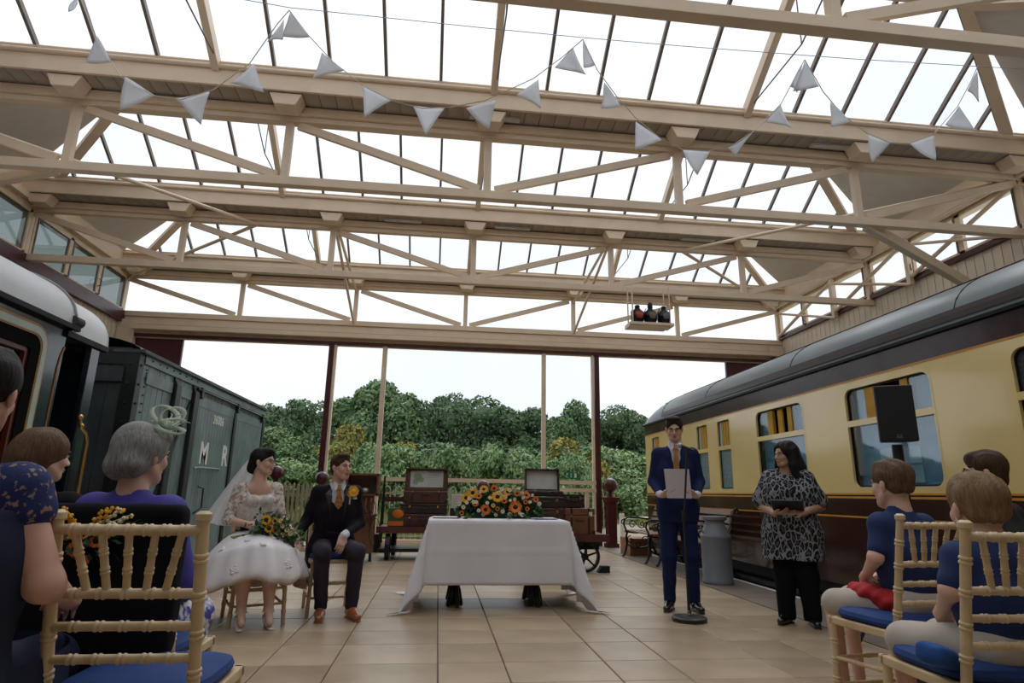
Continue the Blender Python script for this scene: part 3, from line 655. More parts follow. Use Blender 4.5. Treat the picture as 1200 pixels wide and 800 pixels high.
FROST = mat('frosted_glass', (.12, .20, .20), .25, var=.35, vscale=40, bump=.6, bscale=90)
DFROST = mat('dark_frosted_glass', (.03, .035, .035), .25, var=.5, vscale=40, bump=.8, bscale=90)
YEL = mat('yellow_curtain', (.55, .30, .03), .7, var=.15)
INW = mat('painted_reflection', (.75, .78, .75), .6)
for w in wins:
    y0, y1, z0, z1, zm = w['y0'], w['y1'], w['z0'], w['z1'], w['zm']
    wo_ = MB(); ring(wo_, y0+.012, y1-.012, z0+.012, z1-.012, w['r'], X0-.002, 0, .04, .02 if w['r'] > .05 else .012)
    W = wo_.build('window', CREAM, coach)
    b = MB(); I = rrect(y0+.012, y1-.012, z0+.012, z1-.012, w['r'])
    # corner fillets
    for (cy, cz, sy, sz) in ((y0, z0, 1, 1), (y1, z0, -1, 1), (y0, z1, 1, -1), (y1, z1, -1, -1)):
        r0 = w['r']+.012; P = [(X0-.001, cy, cz)]
        for k in range(6): a = math.radians(90*k/5); P.append((X0-.001, cy+sy*(r0-r0*math.sin(a)), cz+sz*(r0-r0*math.cos(a))))
        b.prism(P if sy*sz > 0 else P[::-1], (.03, 0, 0))
    b.build('corner', CREAM, W)
    MB().bb(X0-.001, X0+.04, y0, y1, zm-.03, zm+.03).build('mid_rail', CREAM, W)
    tr = MB(); ring(tr, y0+.03, y1-.03, z0+.03, z1-.03, w['r']*.8, X0+.02, 0, .012, .012); tr.build('gasket', DK, W)
    if w['k'] == 'big' and w['cur']:
        MB().bb(X0+.03, X0+.036, y0, y1, z0, zm).build('lower_pane', BLUEG, W)
        d = (y1-y0)
        MB().bb(X0+.03, X0+.036, y0, y0+d*.25, zm, z1).build('upper_pane', BLUEG, W); MB().bb(X0+.03, X0+.036, y1-d*.25, y1, zm, z1).build('upper_pane', BLUEG, W)
        for a, c in ((y0+d*.25, y0+d*.33), (y1-d*.36, y1-d*.25)): MB().bb(X0+.02, X0+.06, a, c, zm+.02, z1-.02).build('sliding_frame', YEL, W)
        if y0 > 6: MB().bb(X0+.04, X0+.06, y0+d*.46, y0+d*.56, zm+.02, z1-.02).build('sliding_frame', YEL, W)
        MB().bb(X0+.10, X0+.11, y0, y1, z0, zm).build('blind', BLIND, W)
        MB().bb(X0+.10, X0+.11, y0, y0+d*.25, zm, z1).build('blind', BLIND, W); MB().bb(X0+.10, X0+.11, y1-d*.25, y1, zm, z1).build('blind', BLIND, W)
        if y0 < 6: 
            for q in (1.20, 1.37): MB().bb(X0+.085, X0+.098, y0+d*.28, y0+d*.72, q, q+.155).build('paper', INW, W)  # pale panels painted in for the opposite building's reflection in the glass
    elif w['k'] == 'big':
        MB().bb(X0+.03, X0+.036, y0, y1, z0, zm).build('lower_pane', DFROST, W); MB().bb(X0+.03, X0+.036, y0, y1, zm, z1).build('upper_pane', DFROST, W)
    else:
        MB().bb(X0+.03, X0+.036, y0, y1, z0, zm).build('lower_pane', FROST, W)
        for k in range(4): a = y0+.03+k*.075; MB().bb(X0+.02, X0+.05, a, a+.06, zm+.03, z1-.02).build('slat', YEL, W)
        MB().bb(X0+.03, X0+.036, y1-.1, y1, zm, z1).build('upper_pane', BLIND, W)

# ================================================================ grey box van
VG = mat('van_grey_green', (.155, .22, .215), .38, var=.25, vscale=3, bump=.15, bscale=20)
VD = mat('van_end_grey', (.06, .075, .078), .5, var=.25, vscale=3)
VI = mat('van_ironwork', (.018, .020, .021), .4)
VW = mat('van_lettering_white', (.72, .72, .66), .6)
van = thing('railway_van', 'grey green planked railway box van with white letters M R', 'wagon', (-4.7, 10, -.9))
XV = -3.5; Y0, Y1 = 7.33, 12.6
MB().bb(-5.85, XV-.03, Y0+.03, Y1, -.2, 2.56).build('body_core', VD, van)
prev = None; y = Y0+.12; k = 0
while y < Y1-.1:
    MB().bb(XV-.03, XV+random.uniform(-.002, .002), y+.004, y+.146, -.15, 2.52).build('plank', VG, van, bevel=.003); y += .15; k += 1
x = -5.75
while x < XV-.12:
    MB().bb(x+.003, x+.147, Y0, Y0+.03, -.15, 2.42).build('end_plank', VD, van); x += .15
for b in (MB().bb(XV-.14, XV+.02, Y0-.03, Y0+.10, -.2, 2.58),): b.build('corner_post', VI, van, bevel=.006)
MB().bb(XV-.04, XV+.022, Y1-.1, Y1+.02, -.2, 2.56).build('corner_post', VI, van)
MB().bb(-5.85, XV-.1, Y0-.03, Y0+.0, 2.22, 2.38).build('end_rail', VD, van); MB().bb(-5.2, -5.06, Y0-.05, Y0, -.2, 2.4).build('end_post', VI, van)
for y0, y1 in ((8.30, 8.46), (8.93, 9.10)): MB().prism([(XV, y0, -.2), (XV+.06, y0, -.2), (XV+.06, y0, 2.36), (XV+.0, y0, 2.5)], (0, y1-y0, 0)).build('side_post', VI, van, bevel=.01)
MB().bb(XV-.005, XV+.03, Y0+.1, Y1, 2.46, 2.56).build('top_rail', VG, van)
for a, c in ((7.55, 8.28), (8.5, 8.9)): MB().bb(XV, XV+.018, a, c, 2.24, 2.38).build('panel_rail', VG, van)
MB().beam((XV+.01, 8.9, 2.2), (XV+.01, 8.2, .9), .02, .05).build('diagonal_strap', VI, van); MB().beam((XV+.01, 7.6, .9), (XV+.01, 8.3, -.1), .02, .05).build('diagonal_strap', VI, van)
MB().beam((XV-.1, Y0-.04, 2.58), (XV-.1, Y1, 2.58), .35, .04).build('roof_edge', VD, van)
r_ = MB(); r_.grid(lambda u, v: (-4.68+1.22*-math.cos(math.pi*u), Y0-.05+(Y1-Y0+.1)*v, 2.57+.22*math.sin(math.pi*u)), 15, 2); r_.build('roof', VD, van, smooth=True)
MB().bb(-5.85, XV-.08, Y0-.02, Y0+.02, 2.42, 2.62).build('end_fascia', VI, van)
for y0, y1, nm in ((9.11, 10.76, 'door'), (10.80, 12.40, 'door')):
    d = MB(); yy = y0
    d.bb(XV+.002, XV+.006, y0, y1, -.12, 2.34); D_ = d.build('door', VG, van)
    MB().bb(XV+.004, XV+.03, y0, y1, 2.20, 2.34).build('door_rail', VG, D_); MB().bb(XV+.004, XV+.03, y0, y1, -.12, .0).build('door_rail', VG, D_)
    while yy < y1-.02: MB().bb(XV+.004, XV+.024, yy+.003, min(yy+.118, y1-.001), 0, 2.2).build('door_plank', VG, D_); yy += .12
    if y0 < 10:
        MB().tube([(XV+.03, 9.3, 1.33), (XV+.06, 9.42, 1.345), (XV+.06, 10.2, 1.35), (XV+.04, 10.3, 1.33)], .014, 6).build('bolt', mat('dull_steel', (.25, .28, .28), .4, metal=.5), D_)
        MB().tube([(XV+.03, 9.55, 1.08), (XV+.09, 9.6, 1.05), (XV+.09, 9.62, .78), (XV+.03, 9.5, .7)], .013, 6).build('handle', VI, D_)
        Mt = lambda yc, zc: Matrix(((0, 0, 1, XV+.026), (1, 0, 0, yc), (0, 1, 0, zc), (0, 0, 0, 1)))
        text_mesh('M', .44, VW, 'letter', D_, Mt(9.62, 1.41), bold=.012); text_mesh('R', .44, VW, 'letter', D_, Mt(10.52, 1.42), bold=.012); text_mesh('36006', .19, VW, 'number', D_, Mt(10.05, 2.02), bold=.004)
MB().bb(XV+.01, XV+.05, 10.73, 10.83, -.1, 2.3).build('door_post', VI, van)
rl = MB(); rl.tube([(XV+.05, 9.0, 2.42), (XV+.05, 12.5, 2.42)], .022, 8); rl.build('runner_rail', VI, van)
for yy in (9.15, 10.8, 12.3): MB().box((XV+.05, yy, 2.38), (.06, .08, .16)).build('roller', VI, van, bevel=.01)
bolts = MB()
for z in np.arange(0, 2.5, .22): bolts.ell((XV+.024, Y0+.03, z), .016, 6, 4); bolts.ell((XV-.07, Y0-.035, z), .016, 6, 4)
for z in np.arange(1.9, 2.5, .1): bolts.ell((XV+.012, Y0+.2, z), .012, 6, 4)
for y in np.arange(7.6, 9, .2): bolts.ell((XV+.032, y, 2.52), .012, 6, 4)
bolts.build('rivet', VI, van, kind='stuff')
MB().bb(-5.8, XV-.1, Y0+.3, Y1-.2, -.5, -.2).build('underframe', VI, van)
for yy in (8.6, 11.4):
    for xx in (-5.5, -4.1): MB().lathe([(.48, -.06), (.48, .06)], (xx, yy, -.35), 20, R=Matrix.Rotation(math.pi/2, 3, 'Y')).build('wheel', VI, van)
# ================================================================ dark locomotive cab at the left
LB = mat('loco_dark_blue_gloss', (.010, .018, .030), .14, var=.3, vscale=2, coat=.45, bump=.12, bscale=5)
LW = mat('loco_roof_white', (.62, .64, .66), .5, var=.04)
LR = mat('loco_red_brown', (.10, .015, .008), .35)
LG = mat('loco_pale_green_lining', (.38, .45, .38), .4)
LO = mat('loco_gilt_lining', (.35, .16, .04), .4)
BRASS = mat('brass', (.55, .36, .12), .25, metal=.9)
lo = thing('locomotive', 'glossy dark blue locomotive with a white roof and brass handrail', 'locomotive', (-4.8, 4, -.9))
XL_ = -3.5; WY0, WY1, WZ1, WZ0 = 4.3, 5.62, 2.33, .85
s = MB(); s.bb(XL_-.04, XL_, 1.5, WY0, -.2, 2.5); s.bb(XL_-.04, XL_, WY0, WY1, WZ1, 2.5); s.bb(XL_-.04, XL_, WY0, WY1, -.2, WZ0); s.bb(XL_-.04, XL_, WY1, 5.93, -.2, 2.5)
s.build('side_panel', LB, lo)
def cring(name, y0, y1, z0, z1, r, wd, x, mt):
    b = MB(); I = rrect(y0+wd, y1-wd, z0+wd, z1-wd, max(r-wd, .02)); O = rrect(y0, y1, z0, z1, r); n = len(I); vs = []
    for q, dx in ((O, 0), (O, .02), (I, .02), (I, -.02)): vs += [(x+dx, a, c) for a, c in q]
    b.add(vs, [(k*n+i, k*n+(i+1) % n, (k+1)*n+(i+1) % n, (k+1)*n+i) for k in range(3) for i in range(n)]); b.build(name, mt, lo)
cring('gilt_frame', WY0-.08, WY1+.08, WZ0-.08, WZ1+.08, .20, .03, XL_-.012, LO); cring('pale_frame', WY0-.055, WY1+.055, WZ0-.055, WZ1+.055, .18, .06, XL_-.005, LG)
cring('gilt_frame', WY0+.005, WY1-.005, WZ0+.005, WZ1-.005, .13, .015, XL_-.01, LO); cring('black_frame', WY0+.02, WY1-.02, WZ0+.02, WZ1-.02, .12, .12, XL_-.015, mat('matt_black', (.006, .006, .006), .95, spec=.05)); cring('red_frame', WY0+.14, WY1-.14, WZ0+.14, WZ1-.14, .05, .04, XL_-.03, LR)
MB().bb(XL_-.06, XL_-.05, WY0+.1, WY1-.1, WZ0+.1, WZ1-.1).build('window_pane', glassmat('loco_glass', (.3, .33, .33), .12), lo)
MB().bb(-6.0, XL_-.3, 1.5, 7.0, -.2, .1).build('cab_floor', DK, lo); MB().bb(-6.0, -5.9, 1.5, 7.0, -.2, 2.5).build('far_panel', LB, lo); MB().bb(-5.9, XL_-.05, 3.9, 4.0, -.2, 2.45).build('bulkhead', LB, lo)
MB().bb(XL_-.45, XL_-.38, 5.93, 6.35, -.2, 2.45).build('inner_panel', DK, lo); MB().bb(XL_-.25, XL_-.2, 6.16, 6.22, -.2, 2.45).build('red_post', LR, lo)
MB().bb(XL_-.06, XL_, 6.36, 6.52, -.2, 2.45).build('pillar', LB, lo, bevel=.01); MB().bb(-6.0, XL_-.02, 6.44, 6.5, -.2, 2.45).build('rear_panel', LB, lo)
MB().tube([(XL_+.004, 5.93, 2.30), (XL_+.004, 5.90, 2.22), (XL_+.004, 5.88, 2.1), (XL_+.004, 5.88, .2)], .008, 6).build('gilt_edge', LO, lo)
MB().bb(XL_-.02, XL_+.06, 1.5, 6.03, 2.47, 2.52).build('rain_gutter', DK, lo, bevel=.006); MB().bb(XL_-.02, XL_+.03, 5.9, 6.62, 2.40, 2.46).build('rain_gutter', DK, lo, bevel=.006)
MB().tube([(XL_+.03, 5.93, 2.56), (XL_+.03, 6.05, 2.56)], .05, 10).build('gutter_end_cap', mat('worn_rubber', (.05, .05, .055), .8, bump=.6), lo, smooth=True)
for y0, y1, dz, nm in ((1.5, 6.0, 0, 'roof'), (5.95, 6.6, -.07, 'roof')):
    b = MB(); b.grid(lambda u, v: (-4.73-1.26*math.cos(math.pi*u)*-1, y0+(y1-y0)*v, 2.50+dz+.62*max(0, math.sin(math.pi*u))**.8), 27, 2)
    for v in (0, 1):
        pass
    b.build(nm, LW, lo, smooth=True)
    P = [(-4.73+1.26*math.cos(math.pi*i/26), y1, 2.50+dz+.62*max(0, math.sin(math.pi*i/26))**.8) for i in range(27)]; MB().prism(P, (0, -.02, 0)).build('roof_end', LW, lo)
MB().tube([(-3.84, 3.0, 2.985), (-3.84, 5.3, 2.985)], .016, 6).build('rain_strip', mat('roof_strip_grey', (.35, .35, .36), .5), lo)
MB().tube([(-4.73+1.27*math.cos(math.pi*i/26), 5.97, 2.50+.63*max(0, math.sin(math.pi*i/26))**.8) for i in range(1, 14)], .012, 6).build('roof_rib', MATS['roof_strip_grey'], lo)
MB().tube([(XL_+.03, 6.33, 1.70), (XL_+.05, 6.34, 1.6), (XL_+.06, 6.42, 1.55), (XL_+.06, 6.47, 1.47), (XL_+.06, 6.47, .9)], .015, 8).build('handrail', BRASS, lo, smooth=True)
hk = MB(); hk.ell((XL_+.03, 6.33, 1.70), .03); hk.ell((XL_+.05, 6.34, 1.62), .024); hk.build('handrail_knob', BRASS, lo, smooth=True)
MB().bb(-5.6, -4.0, 1.8, 6.6, -.7, -.2).build('underframe', DK, lo)
# ================================================================ limewash banqueting chairs
CH = mat('limewashed_wood', (.62, .46, .27), .5, var=.14, vscale=9, bump=.1, bscale=60)
BLUEP = mat('royal_blue_cushion', (.006, .035, .16), .8, var=.15)
def ringed(p, q, r, n=3, r2=None):
    """turned stick with bamboo-like rings"""
    p, q = Vector(p), Vector(q); L = (q-p).length; pts = []; rs = []; r2 = r2 or r
    def add(t, k): pts.append(p+(q-p)*t); rs.append((r+(r2-r)*t)*k)
    add(0, 1)
    for i in range(n):
        c = (i+1)/(n+1)
        for dt, k in ((-.028, 1), (-.02, 1.22), (-.010, 1.22), (-.004, 1.02), (.004, 1.02), (.010, 1.22), (.02, 1.22), (.028, 1)): add(c+dt*(.5/max(L, .2)), k)
    add(1, 1); return pts, rs
def stick(name, p, q, r, n, par, r2=None, seg=10):
    pts, rs = ringed(p, q, r, n, r2); return MB().tube(pts, rs, seg).build(name, CH, par, smooth=True)
def make_chair(name='banqueting_chair', pad=True):
    t = thing(name, 'chair', 'chair')
    HB = .945; SW, SD = .20, .20  # half width / half depth
    def bk(x, z): return (x*(1-(.0 if z > .45 else 0)), -.19-.09*max(0, z-.45)/.47, z)
    for s in (-1, 1):
        stick('back_post', (s*.188, -.19, .44), (s*.188, -.29, HB), .0165, 4, t)
        stick('rear_leg', (s*.188, -.26, 0), (s*.188, -.19, .44), .0165, 3, t)
        MB().lathe([(.017, 0), (.022, .004), (.022, .02), (.012, .028)], (s*.188, -.291, HB-.004), 12).build('finial', CH, t, smooth=True)
        stick('front_leg', (s*.205, .20, 0), (s*.19, .19, .43), .017, 4, t)
        for z in (.14, .27): stick('stretcher', (s*.197, .19, z), (s*.195, -.22, z+.02), .010, 2, t, seg=8)
    for z in (.15, .27): stick('stretcher', (-.2, .195, z), (.2, .195, z), .010, 3, t, seg=8)
    stick('stretcher', (-.195, -.23, .2), (.195, -.23, .2), .010, 3, t, seg=8)
    yb = lambda z: -.19-.1*(z-.44)/.48
    for z, r in ((.917, .014), (.750, .013), (.665, .012), (.580, .012)): stick('back_rail', (-.188, yb(z), z), (.188, yb(z), z), r, 5 if z < .9 else 7, t)
    for k in range(5):
        x = (k-2)*.062; stick('spindle', (x*1.1, yb(.917), .908), (x*.82, yb(.75), .76), .0105, 2, t, seg=8)
    f = MB(); f.bb(-.20, .20, -.20, -.165, .425, .46); f.bb(-.21, .21, .175, .21, .425, .46); f.bb(-.21, -.175, -.19, .2, .425, .46); f.bb(.175, .21, -.19, .2, .425, .46); f.bb(-.18, .18, -.17, .18, .43, .45); f.build('seat_frame', CH, t, bevel=.006)
    if pad:
        c = MB(); pr = [(.0, 0), (.9, 0), (1.0, .012), (1.02, .025), (.98, .042), (.85, .052), (.5, .058), (0, .06)]
        c.grid(lambda u, v: (lambda i: (lambda r, z, a: ((abs(math.cos(a))**.45)*math.copysign(1, math.cos(a))*.2*r, (abs(math.sin(a))**.45)*math.copysign(1, math.sin(a))*.195*r, .458+z))(pr[i][0], pr[i][1], 2*math.pi*u))(round(v*7)), 36, 8, closed=True)
        c.build('seat_cushion', BLUEP, t, smooth=True)
    return t
chair0 = make_chair()
def chair(x, y, rz, label, group='limewashed banqueting chairs', sc=1.0, first=[True]):
    if first[0]: c = chair0; first[0] = False
    else: c = dup(chair0)
    c.location = (x, y, 0); c.rotation_euler = (0, 0, rz); c['label'] = label; c['group'] = group; c.scale = (sc, sc, sc); return c
R90 = math.pi/2
chair(-.845, 2.17, .0, 'empty limewashed chair with blue cushion in the left foreground', sc=1.02)
chair(2.25, 2.97, .12, 'limewashed chair holding the boy with the red cloth', sc=1.02)
chair(1.93, 2.18, -.05, 'nearest right limewashed chair holding the blond boy', sc=1.02)
chair(-1.48, 5.62, math.pi+.45, 'limewashed chair half hidden by the white wedding dress')
chair(-.93, 6.00, math.pi+.30, 'limewashed chair under the groom in the dark suit')
chair(-1.10, 2.66, .0, 'chair of the grey haired woman, hidden under a black coat')
chair(-1.32, 1.72, .10, 'chair of the woman in navy lace at the left edge')
chair(-1.78, 2.95, .1, 'chair of the brown haired guest at the left')
chair(3.12, 3.18, .55, 'chair of the man in glasses at the right edge')
# black coat over the chair back
BLK = mat('black_velvet', (.004, .004, .007), .95, spec=.2)
s = SDF(.012)
s.box((-1.11, 2.36, .75), (.195, .02, .21), .035, k=.02); s.box((-1.11, 2.36, .40), (.19, .02, .28), .03, k=.05)
s.disp = lambda x, y, z: .006*np.sin(x*38+z*3)*np.sin(z*5+1)
tag(skin('draped_coat', s, BLK), 'black coat draped over the chair back of the grey haired woman', 'coat')
# small posy of yellow flowers beside the coat
YF = mat('yellow_petal', (.75, .38, .01), .6); OF = mat('orange_petal', (.70, .17, .01), .6); GRN = mat('stem_green', (.06, .14, .03), .6, var=.3); DGRN = mat('leaf_green', (.028, .07, .02), .55, var=.35, vscale=20)
WF = mat('white_petal', (.70, .68, .60), .6); CR = mat('cream_petal', (.70, .62, .36), .6); SEED = mat('seed_brown', (.015, .008, .005), .9); NAVY = mat('navy_petal', (.006, .012, .05), .7)
po = thing('flower_posy', 'yellow and orange posy tied behind the left foreground chair', 'flowers', (-1.12, 2.26, .8))
rr = random.Random(4)
for k in range(7):
    a = rr.uniform(-.9, 1.0); p0 = Vector((-1.17, 2.28, .88)); q = p0+Vector((.17*math.sin(a)+.02, rr.uniform(-.04, .02), .045+.06*math.cos(a)))
    b = MB().tube([p0, (p0+q)/2+Vector((0, 0, .01)), q], .002, 5)
    for j in range(14): t_ = .3+.7*j/13; c_ = p0.lerp(q, t_); b.ell(c_+Vector((rr.uniform(-.008, .008), rr.uniform(-.008, .008), rr.uniform(-.006, .006))), rr.uniform(.004, .008), 6, 4)
    b.build('blossom_spray', (YF, YF, CR)[k % 3], po)
for k in range(16):
    a = .9+rr.uniform(-.3, .25); p0 = Vector((-1.13, 2.28, .88)); L = rr.uniform(.08, .17); q = p0+Vector((L*math.sin(a), 0, L*math.cos(a)*.6+.01)); MB().tube([p0, q], [.003, .0008], 4).build('fern_frond', GRN, po)
PO_LATE = po

# ================================================================ signing table
TCX, TCY = .60, 6.38
tb = thing('signing_table', 'dark legged table hidden under a white tablecloth', 'table', (TCX, TCY, 0))
MB().bb(-.02, 1.22, 6.08, 6.68, .77, .80).build('tabletop', mat('dark_table_wood', (.02, .012, .01), .4), tb, bevel=.005)
for x in (.20, .97):
    for y in (6.20, 6.56):
        MB().tube([(x, y, .77), (x, y, .3), (x, y, .18)], [.04, .035, .03], 10).build('leg', IRON, tb, smooth=True)
        b = MB()
        for a in (.4, 1.97, 3.5, 5.1): b.tube([(x, y, .24), (x+.035*math.cos(a), y+.035*math.sin(a), .15), (x+.06*math.cos(a), y+.06*math.sin(a), .03), (x+.075*math.cos(a), y+.075*math.sin(a), .012)], [.02, .025, .025, .014], 8)
        b.build('foot', IRON, tb, smooth=True)
CLOTH = mat('white_linen', (.74, .71, .73), .85, var=.03, bump=.05, bscale=200)
cl = MB(); TH = .803; NX, NY = 61, 41; hx, hy = .655, .345
def clothpt(u, v):
    # flat cloth coordinates, draped over the table rectangle
    LX, LY = 1.40, .93
    a, b = (u-.5)*2*LX, (v-.5)*2*LY
    ox, oy = max(abs(a)-hx, 0), max(abs(b)-hy, 0); sx, sy = (1 if a > 0 else -1), (1 if b > 0 else -1)
    x, y, z = min(abs(a), hx)*sx, min(abs(b), hy)*sy, TH
    if ox > 0 and oy > 0:
        d = math.hypot(ox, oy); an = math.atan2(oy, ox); fl = .30*math.sin(2*an)**2
        dz = min(d, .80); x += sx*(math.cos(an)*(.09+fl)*d*.9+.02); y += sy*(math.sin(an)*(.09+fl)*d*.9+.02)
        rest = max(0, d-.80); x += sx*rest*.7*math.cos(an); y += sy*rest*.7*math.sin(an)*.5; z -= dz*.985
        z += .015*math.sin(an*8)*min(d*2, 1); x += sx*.02*math.sin(an*10)*min(d*1.5, 1)
    elif ox > 0:
        x += sx*(.02+ox*.20); z -= ox*.97; x += .01*math.sin(b*14)*ox*2
    elif oy > 0:
        y += sy*(.015+oy*.06); z -= oy*.995; y += sy*.012*math.sin(a*9+1)*oy*2
    z = max(z, .012+.02*abs(math.sin(a*9))*abs(math.sin(b*11)))
    for c_ in (-.33, .0, .33): 
        if abs(a-c_*1.9) < .012 or abs(b+.62) < .012: z += .0012; y -= .0015*(oy > 0)
    return (TCX+x, TCY+y, z)
cl.grid(clothpt, 85, 63)
tag(cl.build('tablecloth', CLOTH, smooth=True, autosm=None, solid=.003), 'long white linen cloth draped to the floor over the signing table', 'tablecloth')
# things on the table
bk = thing('register_book', 'open blue and white papers at the right end of the signing table', 'paper', (1.05, 6.2, .81))
MB().box((1.06, 6.16, .812), (.24, .10, .006), .1).build('blue_folder', mat('folder_blue', (.01, .08, .35), .5), bk); MB().box((.98, 6.17, .817), (.12, .09, .003), -.1).build('page', WF, bk)
bk = thing('paper_sheet', 'dark and white papers at the left end of the signing table', 'paper', (.05, 6.2, .81))
MB().box((.09, 6.16, .812), (.26, .10, .006), 0).build('dark_folder', mat('folder_dark', (.02, .02, .05), .5), bk); MB().box((.04, 6.15, .817), (.12, .06, .002), .2).build('page', WF, bk)
# ---------------------------------------------------------------- flower heads
def sun(c, r, d, par, mt, core=.42, n=18, name='sunflower', cm=None):
    d = Vector(d).normalized(); M = d.to_track_quat('Z', 'Y').to_matrix(); c = Vector(c); b = MB()
    for lay in range(2):
        for k in range(n):
            a = 2*math.pi*(k+.5*lay)/n+rr.uniform(-.08, .08); L = r*rr.uniform(.9, 1.05)*(1-.08*lay); e = Vector((math.cos(a), math.sin(a), 0)); s_ = Vector((-math.sin(a), math.cos(a), 0)); w = r*.13
            z1 = .10*r*rr.uniform(.2, 1.4); b.add([c+M @ (e*r*core*.8-s_*w*.6), c+M @ (e*r*core*.8+s_*w*.6), c+M @ (e*r*.75+s_*w+Vector((0, 0, z1))), c+M @ (e*L+Vector((0, 0, z1*.3))), c+M @ (e*r*.75-s_*w+Vector((0, 0, z1)))], [(0, 1, 2, 3, 4)])
    o = b.build(name, mt, par); k_ = MB().ell(c+M @ Vector((0, 0, r*.02)), (r*core, r*core, r*.16), 14, 8, R=M).build('centre', cm or SEED, o, smooth=True); return o
def daisy(c, r, d, par, mt=WF, name='daisy', cm=YF): return sun(c, r, d, par, mt, .36, 10, name, cm)
def leafy(name, pts, size, par, mt, kind='stuff'):
    b = MB()
    for p in pts:
        p = Vector(p); a = Vector((rr.gauss(0, 1), rr.gauss(0, 1), rr.gauss(0, .7))).normalized(); n_ = a.orthogonal().normalized(); s_ = size*rr.uniform(.6, 1.3); w = a.cross(n_)*s_*.28
        b.add([p, p+a*s_*.5+w, p+a*s_, p+a*s_*.5-w], [(0, 1, 2, 3)])
    return b.build(name, mt, par, kind=kind)
for (x, z, q_) in ((-1.19, .85, .030), (-1.13, .875, .026), (-1.22, .90, .028), (-1.16, .81, .022), (-1.10, .90, .024)): sun((x, 2.285, z), q_, (.1, -1, .3), PO_LATE, OF if z < .88 else YF)
leafy('foliage', [(-1.16+rr.gauss(0, .045), 2.30, .87+rr.gauss(0, .03)) for k in range(90)], .04, PO_LATE, DGRN)
fa = thing('flower_arrangement', 'low sunflower and white daisy arrangement on the white tablecloth', 'flowers', (.63, 6.42, .80))
def at(px, py, Y):   # pixel of the photograph to a point at depth Y
    d = Vector(R_)*((px-600)/711.95)+Vector(U_)*((400-py)/711.95)+Vector(F_); t_ = Y/d.y; p = d*t_; p.z += 1.05; return p
MB().box((.63, 6.42, .83), (.62, .16, .055)).build('tray', mat('tray_green', (.02, .05, .02), .6), fa, bevel=.01)
pts = []
for k in range(1500):
    u = rr.uniform(-1, 1); h = (1-u*u*.75)*.24; pts.append((.63+u*.42, 6.42+rr.uniform(-.15, .14)*(1-.3*abs(u)), .82+rr.uniform(0, 1)**.7*h))
leafy('foliage', pts, .05, fa, DGRN)
leafy('pale_foliage', [p for p in pts[:260]], .055, fa, GRN)
for (px, py, r, Y) in ((567, 584, .058, 6.27), (604, 594, .066, 6.25), (570, 592, .05, 6.26), (557, 590, .035, 6.27), (569, 597, .052, 6.25), (595, 576, .046, 6.30), (606, 578, .032, 6.28), (554, 577, .055, 6.32), (567, 573, .045, 6.34), (583, 582, .064, 6.24), (546, 583, .05, 6.27), (617, 580, .04, 6.28), (579, 572, .036, 6.33), (561, 581, .034, 6.26), (591, 587, .03, 6.25), (628, 585, .03, 6.28)):
    if (px, py) in ((567, 584), (570, 592)): continue
    sun(at(px, py, Y), r*1.1, (rr.uniform(-.3, .3), -1, .25+rr.uniform(-.1, .5)), fa, YF if py < 590 and r > .04 else OF, core=.34)
for (px, py) in ((541, 601), (583, 596), (618, 596), (616, 588)): sun(at(px, py, 6.24), .026, (rr.uniform(-.5, .5), -1, .2), fa, OF, name='orange_daisy')
for (px, py) in ((547, 589), (558, 588), (563, 576), (574, 583), (588, 573), (601, 571), (592, 582), (603, 585), (613, 583), (621, 588), (609, 601), (589, 599), (561, 598), (555, 588), (578, 592), (543, 594), (550, 584), (597, 574), (612, 577), (538, 590), (553, 572), (571, 589), (585, 577), (598, 586), (608, 572), (624, 580), (632, 590), (566, 603), (581, 603), (597, 602), (612, 603)):
    daisy(at(px, py, 6.24+rr.uniform(-.02, .03)), rr.uniform(.018, .028), (rr.uniform(-.4, .4), -1, .3+rr.uniform(-.2, .4)), fa, rr.choice([WF, WF, CR]))
for (px, py, dx) in ((578, 566, 0), (628, 594, .02), (533, 596, -.03), (590, 571, .01)):
    p = at(px, py, 6.38); b = MB(); b.tube([p-Vector((dx, 0, .08)), p], .002, 4)
    for j in range(16): b.ell(p-Vector((dx*j/16+rr.uniform(-.01, .01), rr.uniform(-.01, .01), .004*j)), .006, 5, 4)
    b.build('seed_spray', mat('pale_green_spray', (.32, .36, .18), .7), fa)
leafy('trailing_leaf', [at(546, 605, 6.1), at(545, 608, 6.09), at(596, 608, 6.09), at(598, 606, 6.1), at(618, 609, 6.09), at(617, 605, 6.1), at(602, 604, 6.12), at(626, 600, 6.2), at(552, 604, 6.15)]*3, .05, fa, GRN)

